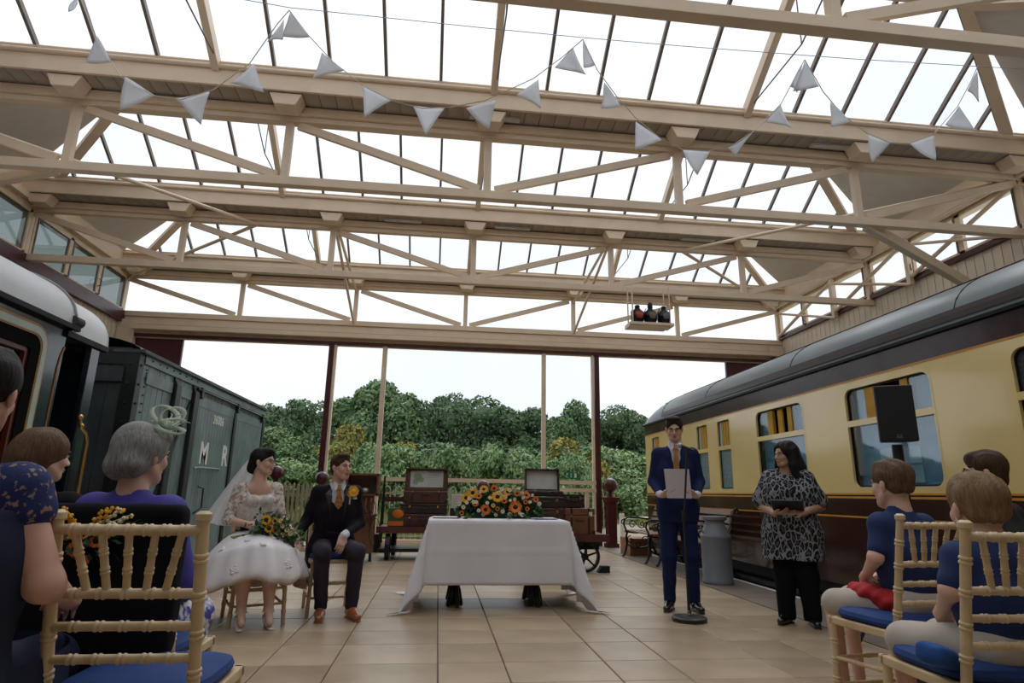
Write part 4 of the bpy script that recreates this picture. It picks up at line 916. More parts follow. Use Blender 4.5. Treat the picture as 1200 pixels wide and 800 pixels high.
# ================================================================ hanging shelf with railway lamps
sh = thing('lamp_shelf', 'small cream shelf hanging from the truss holding three railway lamps', 'shelf', (3.5, 9.8, 3.86))
MB().box((3.51, 9.80, 3.90), (.78, .32, .05)).build('board', BEIGE, sh, bevel=.005); MB().box((3.46, 9.80, 3.86), (.70, .26, .03)).build('underboard', BEIGE, sh)
for x in (3.18, 3.84):
    for y in (9.68, 9.94): MB().tube([(x, y, 3.9), (x, y, 4.6)], .012, 6).build('hanger', BEIGE, sh)
LENS = [mat('lens_red', (.45, .03, .02), .1, coat=.5), mat('lens_amber_grey', (.16, .12, .08), .1, coat=.5), mat('lens_clear_grey', (.14, .14, .15), .1, coat=.5)]
for k, (x, c, lb) in enumerate(((3.29, 'red', 'left black railway lamp with a red lens on the hanging shelf'), (3.52, 'amber', 'middle black railway lamp with a tall chimney on the hanging shelf'), (3.76, 'clear', 'right black railway lamp with a clear grey lens on the hanging shelf'))):
    l = thing('railway_lamp', lb, 'lamp', (x, 9.76, 3.925), 'railway lamps on the hanging shelf')
    MB().lathe([(.09, 0), (.095, .02), (.112, .06), (.115, .16), (.098, .21), (.065, .24), (.05, .26)], (x, 9.76, 3.925), 16).build('body', IRON, l, smooth=True)
    MB().lathe([(.035, 0), (.045, .02), (.045, .05+.04*(k == 1)), (.03, .065+.06*(k == 1))], (x, 9.76, 4.185), 12).build('chimney', IRON, l, smooth=True)
    Rx = Matrix.Rotation(math.pi/2, 3, 'X'); MB().lathe([(.078, 0), (.084, .04), (.070, .07)], (x, 9.70, 4.05), 18, R=Rx).build('lens_hood', IRON, l, smooth=True); MB().lathe([(.066, 0), (.055, .012), (.001, .018)], (x, 9.632, 4.05), 18, R=Rx).build('lens', LENS[k], l, smooth=True)
    MB().tube([(x-.10, 9.76, 4.05), (x-.115, 9.76, 4.12), (x-.07, 9.76, 4.2)], .008, 6).build('bracket', IRON, l); 

# ================================================================ milk churn, microphone, speaker
GS = mat('churn_grey_paint', (.17, .185, .205), .42, var=.06)
mc = thing('milk_churn', 'grey painted milk churn standing by the bench and coach', 'churn', (3.52, 7.72, 0))
MB().lathe([(.185, 0), (.19, .01), (.19, .045), (.182, .055), (.182, .54), (.186, .55), (.186, .57), (.18, .58), (.172, .60), (.125, .71), (.118, .73), (.118, .76)], (3.52, 7.72, 0), 40).build('body', GS, mc, smooth=True)
MB().lathe([(.12, 0), (.145, .01), (.15, .02), (.15, .05), (.14, .055), (.13, .045), (.02, .04)], (3.52, 7.72, .755), 36).build('lid', GS, mc, smooth=True)
for s_ in (-1, 1): MB().tube([(3.52+s_*.13, 7.70, .72), (3.52+s_*.19, 7.70, .72), (3.52+s_*.20, 7.70, .66), (3.52+s_*.165, 7.70, .60)], .011, 8).build('handle', GS, mc, smooth=True)
MX, MY = 2.215, 5.48; BK = mat('satin_black', (.012, .012, .013), .45)
ms = thing('microphone_stand', 'black round based microphone stand in front of the reading man', 'stand', (MX, MY, 0))
MB().lathe([(.145, 0), (.15, .006), (.15, .03), (.14, .038), (.02, .042)], (MX, MY, 0), 36).build('base', BK, ms, smooth=True); MB().lathe([(.018, 0), (.02, .03), (.012, .05)], (MX, MY, .04), 12).build('collar', mat('chrome', (.5, .5, .5), .2, metal=1), ms, smooth=True)
MB().tube([(MX, MY, .04), (MX, MY, .88)], .013, 10).build('lower_tube', BK, ms, smooth=True); MB().tube([(MX, MY, .86), (MX+.06, MY, 1.46)], .009, 10).build('upper_tube', BK, ms, smooth=True); MB().tube([(MX, MY, .83), (MX, MY, .92)], .02, 10).build('clutch', BK, ms, smooth=True)
MB().tube([(MX+.06, MY, 1.45), (MX+.06, MY, 1.49)], .016, 8).build('clip', BK, ms)
mi = thing('microphone', 'silver headed microphone on the black stand, pointing at the reading man', 'microphone', (MX, MY, 1.5))
MB().tube([(MX+.11, MY-.04, 1.46), (MX+.06, MY, 1.485), (MX+.03, MY+.03, 1.50)], [.011, .014, .018], 10).build('handle', BK, mi, smooth=True); MB().ell((MX+.015, MY+.045, 1.508), .025).build('grille', mat('mic_grille', (.35, .35, .36), .35, metal=.8), mi, smooth=True)
SX, SY = 3.50, 4.36
ss = thing('speaker_stand', 'black tripod stand carrying the loudspeaker', 'stand', (SX, SY, 0))
MB().tube([(SX, SY, .25), (SX, SY, 1.46)], .038, 12).build('pole', BK, ss, smooth=True)
for a in (.5, 2.6, 4.7): MB().tube([(SX, SY, .85), (SX+.42*math.cos(a), SY+.42*math.sin(a)*.9, .03)], .014, 8).build('leg', BK, ss); MB().tube([(SX, SY, .3), (SX+.25*math.cos(a), SY+.25*math.sin(a)*.9, .38)], .008, 6).build('brace', BK, ss)
sp = thing('loudspeaker', 'black loudspeaker on a stand in front of the cream coach', 'speaker', (SX, SY, 1.46))
Rz = Matrix.Rotation(-.50, 3, 'Z') @ Matrix.Rotation(.0, 3, 'X')
b = MB(); W, H_, D = .130, .215, .13
fr = [(-W, -D, -H_), (W, -D, -H_), (W, -D, H_), (-W, -D, H_)]; bk_ = [(-W*.72, D, -H_*.95), (W*.72, D, -H_*.95), (W*.72, D, H_*.95), (-W*.72, D, H_*.95)]
cc = Vector((SX, SY, 1.69)); b.add([cc+Rz @ Vector(p) for p in fr+bk_], [(0, 1, 2, 3), (5, 4, 7, 6), (0, 4, 5, 1), (1, 5, 6, 2), (2, 6, 7, 3), (3, 7, 4, 0)]); b.build('cabinet', mat('speaker_black', (.02, .021, .023), .5), sp, bevel=.012)
MB().box(cc+Rz @ Vector((0, -D-.004, 0)), (W*1.9, .008, H_*1.9), R=Rz).build('grille', mat('speaker_grille', (.006, .006, .006), .7, bump=.3, bscale=400), sp)
bd = MB().box(cc+Rz @ Vector((0, -D-.01, -H_*.82)), (.034, .004, .030), R=Rz).build('badge', mat('badge_grey', (.10, .10, .10), .4), sp)
MB().box(cc+Rz @ Vector((0, -D-.013, -H_*.82+.006)), (.024, .003, .010), R=Rz).build('badge_mark', mat('badge_dark', (.02, .02, .02), .4), bd)
MB().tube([(SX, SY-.04, 1.36), (SX-.03, SY-.06, 1.2), (SX+.02, SY-.05, 1.0), (SX, SY-.04, .6)], .006, 6).build('cable', BK, sp)

# ================================================================ cast iron benches
SLAT = mat('bench_slat_wood', (.20, .11, .06), .5, var=.2)
def bench(y0, y1, xf, label):
    t = thing('platform_bench', label, 'bench', (xf+.3, (y0+y1)/2, 0), 'cast iron platform benches')
    for y in (y0, y1):
        e = MB(); P = lambda pts, r=.016: e.tube([(xf+a, y, c) for a, c in pts], r, 8)
        P([(-.06, .02), (-.03, .03), (0, .10), (.03, .22), (.02, .34), (.04, .42), (.02, .46)], .02); P([(.62, .02), (.56, .06), (.50, .2), (.46, .34), (.44, .42)], .02)
        P([(.0, .43), (.15, .41), (.3, .41), (.45, .42)]); P([(.44, .42), (.48, .55), (.53, .7), (.58, .86), (.64, .90), (.67, .86), (.64, .83)], .018)
        P([(.02, .46), (-.02, .56), (.0, .64), (.06, .67), (.3, .66), (.48, .64)]); P([(.0, .64), (-.05, .62), (-.06, .57), (-.02, .56)], .012)
        # scrolls in the arm and between the legs
        for (cx, cz, r0, n, s0) in ((.14, .545, .075, 1.3, 0), (.31, .55, .07, 1.3, 3.1), (.10, .29, .07, 1.2, 1.5), (.36, .29, .07, 1.2, 0), (.23, .22, .06, 1.2, 4)):
            e.tube([(xf+cx+r0*(1-k/22)*math.cos(s0+2*math.pi*n*k/18), y, cz+r0*(1-k/22)*math.sin(s0+2*math.pi*n*k/18)) for k in range(19)], .009, 6)
        P([(.03, .22), (.12, .16), (.23, .15), (.36, .17), (.50, .22)], .012)
        e.build('iron_end', IRON, t, smooth=True)
    for k in range(5): MB().bb(xf+.02+k*.085, xf+.09+k*.085, y0-.03, y1+.03, .44, .462).build('seat_slat', SLAT, t, bevel=.004)
    for k, (a, c) in enumerate(((.47, .54), (.505, .64), (.54, .74), (.575, .84))): MB().box((xf+a, (y0+y1)/2, c), (.022, y1-y0+.06, .075), R=Matrix.Rotation(.33, 3, 'Y')).build('back_slat', SLAT, t, bevel=.004)
bench(9.75, 10.95, 3.32, 'far wooden slatted bench with ornate black iron ends by the coach'); bench(8.12, 9.40, 3.38, 'near wooden slatted bench with ornate black iron ends behind the grey churn')
cr_ = MB().bb(3.45, 3.85, 11.1, 11.7, 0, .30).build('wooden_crate', mat('crate_orange_wood', (.28, .12, .05), .6), bevel=.01); tag(cr_, 'orange brown wooden crate on the floor beyond the far bench', 'crate')

# ================================================================ maroon bollards with balls
for x, y, zb, lb in ((-3.05, 12.2, 1.36, 'maroon ball topped post just behind the head of the bride'), (-2.20, 12.2, 1.27, 'maroon ball topped post left of the head of the groom'), (.88, 12.35, 1.17, 'maroon ball topped post behind the sunflowers'), (3.62, 12.9, 1.25, 'maroon square post with a ball top right of the trolleys')):
    t = thing('ball_topped_post', lb, 'post', (x, y, 0), 'maroon ball topped posts'); r = .13
    MB().bb(x-.10, x+.10, y-.10, y+.10, 0, zb-.30).build('shaft', MAROON, t, bevel=.01); MB().bb(x-.13, x+.13, y-.13, y+.13, zb-.36, zb-.24).build('cap', MAROON, t, bevel=.01); MB().bb(x-.13, x+.13, y-.13, y+.13, 0, .08).build('plinth', MAROON, t)
    MB().tube([(x, y, zb-.26), (x, y, zb-.1)], .05, 10).build('neck', MAROON, t); MB().ell((x, y, zb), r if y < 12.5 else .15, 20, 12).build('ball', MAROON, t, smooth=True)
# ================================================================ luggage trolleys and cases
LEA = mat('brown_leather', (.07, .026, .014), .42, var=.25, vscale=6, bump=.1); LEA2 = mat('tan_leather', (.17, .065, .028), .45, var=.2, vscale=6, bump=.1); LEA3 = mat('dark_leather', (.028, .012, .009), .45, var=.25)
TRW = mat('trolley_red_brown', (.09, .022, .016), .5, var=.2); LIN = mat('case_lining_tan', (.30, .16, .08), .8)
def wheel(c, r, par, ax='X', spokes=6, th=.035):
    b = MB(); c = Vector(c); R0 = Matrix.Rotation(math.pi/2, 3, 'Y') if ax == 'X' else Matrix.Rotation(math.pi/2, 3, 'X')
    n = 28; pr = [(r, -th), (r, th), (r*.84, th), (r*.84, -th)]
    vs = []; 
    for (q, z) in pr:
        for k in range(n): a = 2*math.pi*k/n; vs.append(c+R0 @ Vector((q*math.cos(a), q*math.sin(a), z)))
    b.add(vs, [(i*n+k, i*n+(k+1) % n, ((i+1) % 4)*n+(k+1) % n, ((i+1) % 4)*n+k) for i in range(4) for k in range(n)]); w = b.build('wheel', IRON, par)
    for k in range(spokes): a = 2*math.pi*k/spokes+.3; MB().tube([c, c+R0 @ Vector((r*.86*math.cos(a), r*.86*math.sin(a), 0))], [r*.09, r*.06], 6).build('spoke', IRON, w)
    MB().lathe([(r*.22, -th*1.3), (r*.22, th*1.3)], c, 12, R=R0).build('hub', IRON, w)
def trolley(x0, x1, y0, y1, z, label, ax, wh):
    t = thing('luggage_trolley', label, 'trolley', ((x0+x1)/2, (y0+y1)/2, 0), 'platform luggage trolleys')
    k = 0; y = y0
    while y < y1-.02: MB().bb(x0, x1, y+.004, y+.11, z-.05, z).build('deck_board', TRW, t); y += .115
    MB().bb(x0, x1, y0-.03, y0, z-.09, z+.01).build('frame_rail', TRW, t); MB().bb(x0, x1, y1, y1+.03, z-.09, z+.01).build('frame_rail', TRW, t)
    for (a, c, r) in wh: wheel((a, c, r), r, t, ax)
    return t
def suitcase(x, y, z, w, d, h, mt, label, rz=0, open_=0, corner=LEA3, lining=None, paper=False):
    t = thing('suitcase', label, 'suitcase', (x, y, z), 'old suitcases on the trolleys'); M = Matrix.Rotation(rz, 3, 'Z'); c = Vector((x, y, z))
    B = lambda nm, ce, di, m_, bv=.006, R=None, par=t: MB().box(c+M @ Vector(ce), di, R=M @ (R or Matrix.Identity(3))).build(nm, m_, par, bevel=bv)
    B('body', (0, 0, h*.36), (w, d, h*.72), mt, .012)
    if not open_: B('lid', (0, 0, h*.865), (w+.006, d+.006, h*.27), mt, .012)
    for s_ in (-1, 1):
        B('strap', (s_*w*.3, 0, h*.5), (.03, d+.014, h+.006 if not open_ else h*.7), corner, .002)
        B('clasp', (s_*w*.3, -d/2-.008, h*.70), (.03, .012, .035), BRASS, .002)
        for q in (-1, 1): B('corner', (s_*(w/2-.02), q*(d/2-.02), .03), (.05, .05, .06), corner, .004)
    p = [c+M @ Vector(v) for v in ((-.06, -d/2-.005, h*.55), (-.05, -d/2-.035, h*.52), (.05, -d/2-.035, h*.52), (.06, -d/2-.005, h*.55))]; MB().tube(p, .009, 6).build('handle', corner, t)
    if open_:
        R = Matrix.Rotation(open_, 3, 'X'); hh = d
        o = c+M @ Vector((0, d/2, h*.72)); L = MB()
        def bx(ce, di): L.box(o+M @ (R @ Vector(ce)), di, R=M @ R)
        bx((0, .05, hh/2), (w, .012, hh)); bx((-w/2+.01, 0, hh/2), (.02, .10, hh)); bx((w/2-.01, 0, hh/2), (.02, .10, hh)); bx((0, 0, hh-.01), (w, .10, .02)); bx((0, 0, .01), (w, .10, .02)); L.build('lid', mt, t)
        MB().box(o+M @ (R @ Vector((0, .04, hh/2))), (w-.04, .004, hh-.04), R=M @ R).build('lining', lining or LIN, t)
        if paper: return t, o, M @ R, hh
    return t
# left trolley
t = trolley(-.95, .35, 10.25, 11.1, .50, 'dark red luggage trolley behind the left of the signing table', 'X', [(-.76, 10.34, .20), (.10, 10.34, .20), (-.72, 11.15, .20), (.10, 11.15, .20)])
MB().beam((-.93, 10.7, .0+.2), (-.90, 10.7, 1.30), .03, .03).build('upright', IRON, t); MB().beam((-.93, 11.1, .2), (-.93, 11.1, 1.15), .03, .03).build('upright', IRON, t); MB().bb(-.93, -.45, 11.1, 11.13, .88, .96).build('back_board', TRW, t); MB().bb(-.9, .3, 10.3, 11.0, .12, .17).build('under_frame', IRON, t)
suitcase(-.22, 10.62, .50, .74, .46, .20, LEA, 'brown leather suitcase lowest on the left trolley')
suitcase(-.22, 10.62, .705, .76, .46, .16, LEA3, 'dark suitcase in the middle of the left trolley pile')
r_ = suitcase(-.20, 10.60, .87, .72, .38, .27, LEA, 'open brown suitcase displaying a map on the left trolley', open_=-.12, lining=LEA2, paper=True)
tt, o, RR, hh = r_
mp_ = MB().box(o+RR @ Vector((0, .03, hh*.55)), (.56, .004, .28), R=RR).build('map_sheet', mat('map_paper', (.62, .64, .58), .8, var=.05), tt)
g_ = MB(); 
for cx, cz, a, b_ in ((-.16, .03, .07, .055), (-.10, -.01, .05, .07), (-.19, -.05, .05, .03)): g_.lathe([(a, 0), (a, .001)], o+RR @ Vector((cx, .026, hh*.55+cz)), 14, R=RR @ Matrix.Rotation(math.pi/2, 3, 'X'))
g_.build('map_print', mat('map_green', (.34, .42, .26), .8), mp_)
ln = MB()
for k in range(6): ln.box(o+RR @ Vector((.07+rr.uniform(-.03, .06), .026, hh*.55+.11-k*.042)), (.18, .001, .004), R=RR)
ln.build('map_writing', mat('print_grey', (.35, .36, .36), .8), mp_, kind='stuff')
# green bag with orange motif
gbg = thing('gift_bag', 'green and orange patterned bag standing on the left trolley', 'bag', (-.66, 10.45, .5))
MB().box((-.66, 10.45, .645), (.26, .12, .29)).build('body', mat('bag_green', (.05, .09, .03), .7), gbg, bevel=.01); MB().ell((-.63, 10.385, .70), (.09, .01, .07)).build('orange_motif', OF, gbg, smooth=True); MB().box((-.66, 10.384, .55), (.24, .008, .07)).build('orange_band', OF, gbg); MB().tube([(-.72, 10.42, .79), (-.68, 10.42, .86), (-.62, 10.42, .86), (-.58, 10.42, .79)], .006, 6).build('handle', GRN, gbg)
# right trolley
t = trolley(1.15, 2.42, 8.75, 9.6, .50, 'dark red luggage trolley behind the right of the signing table', 'Y', [(2.08, 8.80, .21), (2.08, 9.55, .21), (1.35, 8.80, .18), (1.35, 9.55, .18)])
MB().bb(1.3, 2.3, 8.85, 9.5, .30, .42).build('under_frame', IRON, t); MB().bb(1.7, 2.25, 9.62, 9.66, .78, .90).build('back_board', TRW, t); MB().beam((1.75, 9.64, .45), (1.75, 9.64, .9), .03, .03).build('upright', IRON, t); MB().beam((2.2, 9.64, .45), (2.2, 9.64, .9), .03, .03).build('upright', IRON, t)
wc = thing('wheel_chock', 'black and red wedge under the right trolley wheel', 'chock', (2.1, 8.7, 0)); MB().prism([(2.25, 8.74, 0), (2.42, 8.74, 0), (2.42, 8.74, .09), (2.31, 8.74, .09)], (0, .12, 0)).build('black_wedge', IRON, wc); MB().prism([(1.8, 8.74, 0), (1.92, 8.74, 0), (1.84, 8.74, .07)], (0, .12, 0)).build('red_wedge', mat('chock_red', (.2, .02, .02), .5), wc)
suitcase(1.52, 9.1, .50, .66, .46, .185, LEA3, 'dark suitcase lowest in the tall pile on the right trolley')
suitcase(1.52, 9.1, .69, .62, .44, .165, LEA, 'brown suitcase second in the pile on the right trolley')
suitcase(1.52, 9.1, .86, .60, .42, .15, LEA3, 'dark suitcase just below the open case on the right trolley')
suitcase(1.55, 9.12, 1.015, .52, .32, .11, LEA3, 'open dark suitcase with a white lined lid topping the right pile', open_=-.1, lining=WF)
s_ = suitcase(2.02, 8.98, .50, .42, .36, .36, LEA2, 'square tan leather case at the right end of the right trolley')
MB().box((2.17, 8.79, .78), (.05, .004, .06)).build('luggage_tag', WF, s_)
suitcase(1.96, 9.05, .865, .30, .3, .19, LEA3, 'small dark box case on top of the square tan case')
# wooden cabinet with telephone gear behind the groom
cb = thing('telegraph_cabinet', 'old wooden telegraph cabinet with open box of instruments behind the groom', 'cabinet', (-1.12, 10.1, 0))
MB().bb(-1.42, -.98, 10.0, 10.4, .12, .66).build('lower_case', LEA2, cb, bevel=.01); MB().bb(-1.5, -.96, 9.85, 10.4, .66, .70).build('desk_top', TRW, cb); MB().bb(-1.38, -1.02, 10.15, 10.4, .70, .98).build('middle_box', LEA2, cb)
b = MB(); b.bb(-1.45, -.94, 10.36, 10.4, .98, 1.32); b.bb(-1.45, -1.42, 10.05, 10.4, .98, 1.32); b.bb(-.97, -.94, 10.05, 10.4, .98, 1.32); b.bb(-1.45, -.94, 10.05, 10.4, 1.29, 1.32); b.bb(-1.45, -.94, 10.05, 10.4, .98, 1.01); b.build('open_box', LEA2, cb)
MB().bb(-1.10, -.97, 10.3, 10.35, 1.01, 1.29).build('door_panel', mat('dusty_grey_wood', (.12, .10, .09), .7), cb)
MB().ell((-1.15, 10.15, 1.06), (.06, .05, .045)).build('bell', mat('bell_grey', (.55, .55, .52), .3, metal=.5), cb, smooth=True); MB().lathe([(.03, 0), (.02, .05), (.03, .1)], (-1.3, 10.15, 1.01), 10).build('instrument', WF, cb)
for k in range(5): MB().tube([(-1.36+k*.08, 10.13, .95), (-1.37+k*.08, 10.1, .8), (-1.34+k*.08, 10.11, .72)], .014, 6).build('copper_pipe', mat('copper', (.5, .2, .1), .35, metal=.8), cb, smooth=True)
for (cx, cz, r) in ((-.98, .78, .12), (-.93, .45, .2), (-.97, .6, .1)): MB().tube([(cx+r*.4*math.cos(a*.4), 9.8, cz+r*math.sin(a*.4)) for a in range(17)], .006, 5).build('wire', IRON, cb)
for x in (-1.4, -1.0): MB().bb(x-.02, x+.02, 10.05, 10.09, 0, .12).build('leg', IRON, cb)
mk = thing('small_machine', 'small dark iron machine on the floor beside the left trolley', 'machine', (-1.0, 11.6, 0)); MB().box((-1.05, 11.6, .17), (.16, .2, .30)).build('body', IRON, mk, bevel=.02); MB().box((-.85, 11.6, .04), (.3, .2, .05)).build('base', IRON, mk)
es = thing('notice_stand', 'white notice on a dark stand just right of the map suitcase', 'sign', (.42, 10.9, 0))
MB().box((.40, 10.9, .91), (.34, .015, .24)).build('board', WF, es); MB().bb(.22, .60, 10.88, 10.95, .66, .79).build('ledge', LEA3, es); MB().bb(.38, .42, 10.92, 10.96, 0, .8).build('post', IRON, es); MB().box((.4, 10.93, .02), (.35, .2, .04)).build('base', IRON, es)
b = MB()
for k in range(4): b.box((.40, 10.889, .98-k*.04), (.24, .002, .006))
b.build('writing', MATS['print_grey'], es, kind='stuff')
# dark narrow stand behind the bride
ds = thing('sack_barrow', 'dark red sloping sack barrow between the bride and the picket fence', 'barrow', (-2.2, 9.3, 0))
MB().beam((-2.35, 9.3, 1.12), (-1.95, 9.25, .05), .10, .06).build('side_rail', TRW, ds); MB().beam((-2.62, 9.45, 1.08), (-2.3, 9.35, .05), .06, .06).build('side_rail', TRW, ds); MB().beam((-2.5, 9.4, .8), (-2.2, 9.3, .8), .03, .05).build('cross_bar', TRW, ds); wheel((-2.1, 9.3, .13), .13, ds)
nt_ = thing('notice_sign', 'small white notice frame behind the shoulder of the groom', 'sign', (-1.6, 8.2, 0)); MB().box((-1.60, 8.2, .88), (.10, .02, .16), R=Matrix.Rotation(.25, 3, 'Y')).build('frame', BK, nt_); MB().box((-1.60, 8.185, .89), (.07, .01, .11), R=Matrix.Rotation(.25, 3, 'Y')).build('paper', WF, nt_); MB().tube([(-1.6, 8.22, .8), (-1.6, 8.22, 0)], .012, 6).build('post', BK, nt_)
# exit sign on the glass
ex = thing('exit_sign', 'small green exit sign with white pictograms on the end glazing', 'sign', (2.82, 13.17, 1.36)); MB().box((2.83, 13.17, 1.44), (.31, .01, .14)).build('plate', mat('exit_green', (.0, .22, .10), .4), ex)
b = MB(); b.ell((2.745, 13.162, 1.485), (.012, .003, .012), 8, 5); b.box((2.735, 13.162, 1.455), (.018, .004, .045), R=Matrix.Rotation(.3, 3, 'Y')); b.box((2.72, 13.162, 1.415), (.045, .004, .012), R=Matrix.Rotation(.6, 3, 'Y')); b.box((2.755, 13.162, 1.41), (.012, .004, .04), R=Matrix.Rotation(-.3, 3, 'Y')); b.box((2.75, 13.162, 1.46), (.04, .004, .010), R=Matrix.Rotation(-.5, 3, 'Y'))
b.build('running_figure', WF, ex); MB().prism([(2.822, 13.163, 1.49), (2.838, 13.163, 1.49), (2.838, 13.163, 1.42), (2.848, 13.163, 1.42), (2.83, 13.163, 1.395), (2.812, 13.163, 1.42), (2.822, 13.163, 1.42)], (0, .002, 0)).build('arrow', WF, ex); MB().box((2.925, 13.162, 1.445), (.05, .004, .095)).build('door_mark', WF, ex)

# ================================================================ bunting and wire
wi = MB().tube([at(x, y, 4.6) for x, y in ((-60, -58), (265, -4), (340, 9), (560, 32), (683, 44), (800, 54), (1000, 69), (1200, 81), (1260, 86))], .0035, 5).build('wire', mat('steel_wire', (.35, .35, .37), .4, metal=.6)); tag(wi, 'thin steel wire stretched across the hall carrying the bunting', 'wire')
FLAG = veilmat('white_flag_cloth', (.90, .92, .96), .97, .65)
segs = [([(92, -8), (112, 45), (142, 90), (180, 112), (212, 117), (250, 105), (292, 75), (325, 28), (339, 12)], 'left garland of white triangle bunting hanging from the roof wire'),
        ([(339, 12), (362, 42), (390, 72), (425, 100), (460, 118), (495, 127), (530, 125), (568, 118), (625, 92), (660, 66), (683, 46)], 'middle garland of white triangle bunting hanging from the roof wire'),
        ([(683, 46), (700, 82), (722, 112), (745, 138), (775, 163), (800, 175), (830, 177), (862, 168), (882, 155), (915, 122), (943, 70)], 'third garland of white triangle bunting right of the middle'),
        ([(943, 70), (965, 108), (988, 135), (1016, 156), (1045, 168), (1065, 168), (1095, 156), (1122, 125), (1138, 95), (1146, 77)], 'rightmost garland of white triangle bunting')]
fl = [[(92, -4, 90, 4, 80, 14), (114, 42, 131, 72, 101, 74), (147, 90, 181, 111, 140, 128), (206, 115, 246, 108, 236, 147), (270, 98, 298, 74, 308, 105), (313, 50, 333, 22, 331, 44)],
      [(340, 13, 363, 43, 331, 46), (377, 61, 404, 83, 366, 94), (425, 100, 459, 118, 426, 137), (484, 124, 521, 127, 499, 157), (546, 126, 581, 118, 573, 155), (604, 112, 631, 93, 635, 126), (650, 79, 672, 55, 685, 89)],
      [(683, 47, 697, 76, 684, 80), (708, 96, 728, 124, 704, 128), (745, 142, 776, 164, 744, 177), (800, 175, 832, 177, 816, 206), (853, 174, 881, 157, 862, 179), (897, 143, 915, 121, 928, 151), (925, 102, 940, 74, 937, 106)],
      [(943, 71, 960, 101, 930, 106), (973, 119, 997, 142, 972, 150), (1016, 157, 1044, 167, 1024, 189), (1067, 168, 1094, 159, 1094, 190), (1108, 146, 1124, 124, 1139, 155), (1133, 107, 1145, 83, 1150, 117)]]
for (pts_, lb), fs_ in zip(segs, fl):
    t = thing('bunting', lb, 'bunting', at(pts_[len(pts_)//2][0], pts_[len(pts_)//2][1], 4.6), 'white bunting garlands')
    MB().tube([at(x, y, 4.6+.02*math.sin(i)) for i, (x, y) in enumerate(pts_)], .0045, 5).build('cord', WF, t)
    for q in fs_:
        A_, B_, C_ = at(q[0], q[1], 4.6), at(q[2], q[3], 4.6), at(q[4], q[5], 4.6+rr.uniform(-.08, .08)); ph = rr.uniform(0, 6)
        b = MB(); N = 7; nn = (B_-A_).cross(C_-A_).normalized(); vs = []; fs2 = []; ix = {}
        for i in range(N+1):
            for j in range(N+1-i):
                u, v = i/N, j/N; w_ = 1-u-v; ix[(i, j)] = len(vs); vs.append(A_*w_+B_*u+C_*v+nn*(.028*math.sin(ph+5*u+3*v)*(v+.2)))
        for i in range(N):
            for j in range(N-i):
                fs2.append((ix[(i, j)], ix[(i+1, j)], ix[(i, j+1)]))
                if (i+1, j+1) in ix and i+j+2 <= N: fs2.append((ix[(i+1, j)], ix[(i+1, j+1)], ix[(i, j+1)]))
        b.add(vs, fs2).build('flag', FLAG, t, smooth=True, autosm=None, solid=.002)
# ================================================================ people
def skinmat(name, c):
    m = mat(name, c, .5, var=.05, vscale=10); b = m.node_tree.nodes['Principled BSDF']; b.inputs['Subsurface Weight'].default_value = .12; b.inputs['Subsurface Radius'].default_value = (.02, .008, .004); b.inputs['Subsurface Scale'].default_value = .5; return m
def hairmat(name, c, c2):
    m = two_tone(name, c, c2, 14, .5, .25, .6, stretch=(11, 11, 1.4), bump=.9); m.node_tree.nodes['Principled BSDF'].inputs['Specular IOR Level'].default_value = .2; return m
SK1 = skinmat('fair_skin', (.66, .41, .31)); SK2 = skinmat('warm_skin', (.50, .30, .20)); SK3 = skinmat('rosy_skin', (.62, .36, .27))
H_BLK = hairmat('black_hair', (.006, .005, .005), (.018, .014, .012)); H_BRN = hairmat('brown_hair', (.035, .018, .010), (.085, .046, .024)); H_DRK = hairmat('dark_brown_hair', (.012, .008, .006), (.035, .022, .014))
H_GRY = hairmat('grey_hair', (.14, .13, .125), (.36, .35, .34)); H_BLD = hairmat('sandy_hair', (.13, .075, .035), (.30, .19, .095)); H_LBR = hairmat('light_brown_hair', (.07, .04, .022), (.15, .09, .05))
EYEW = mat('eye_white', (.6, .58, .56), .3); IRIS = mat('iris_dark', (.02, .012, .008), .2); LIP = mat('lip_pink', (.36, .12, .10), .45); TEETH = mat('teeth', (.7, .68, .62), .3)
NAVYS = mat('navy_suit_wool', (.008, .016, .065), .8, var=.1, spec=.2); DARKS = mat('dark_plum_suit_wool', (.008, .005, .010), .8, var=.1, spec=.2); BLKT = mat('black_trouser', (.004, .004, .005), .9, spec=.2); SHIRT = mat('white_shirt', (.66, .66, .70), .7, var=.02)
TIEO = mat('ochre_tie_silk', (.42, .17, .03), .45); TAN = mat('tan_shoe_leather', (.30, .09, .03), .28, coat=.3); BSH = mat('black_shoe_leather', (.008, .008, .008), .2, coat=.5)
V3 = lambda *a: np.array(a, float)
def headR(yaw=0, pitch=0, roll=0): return rotm(yaw, pitch, roll)
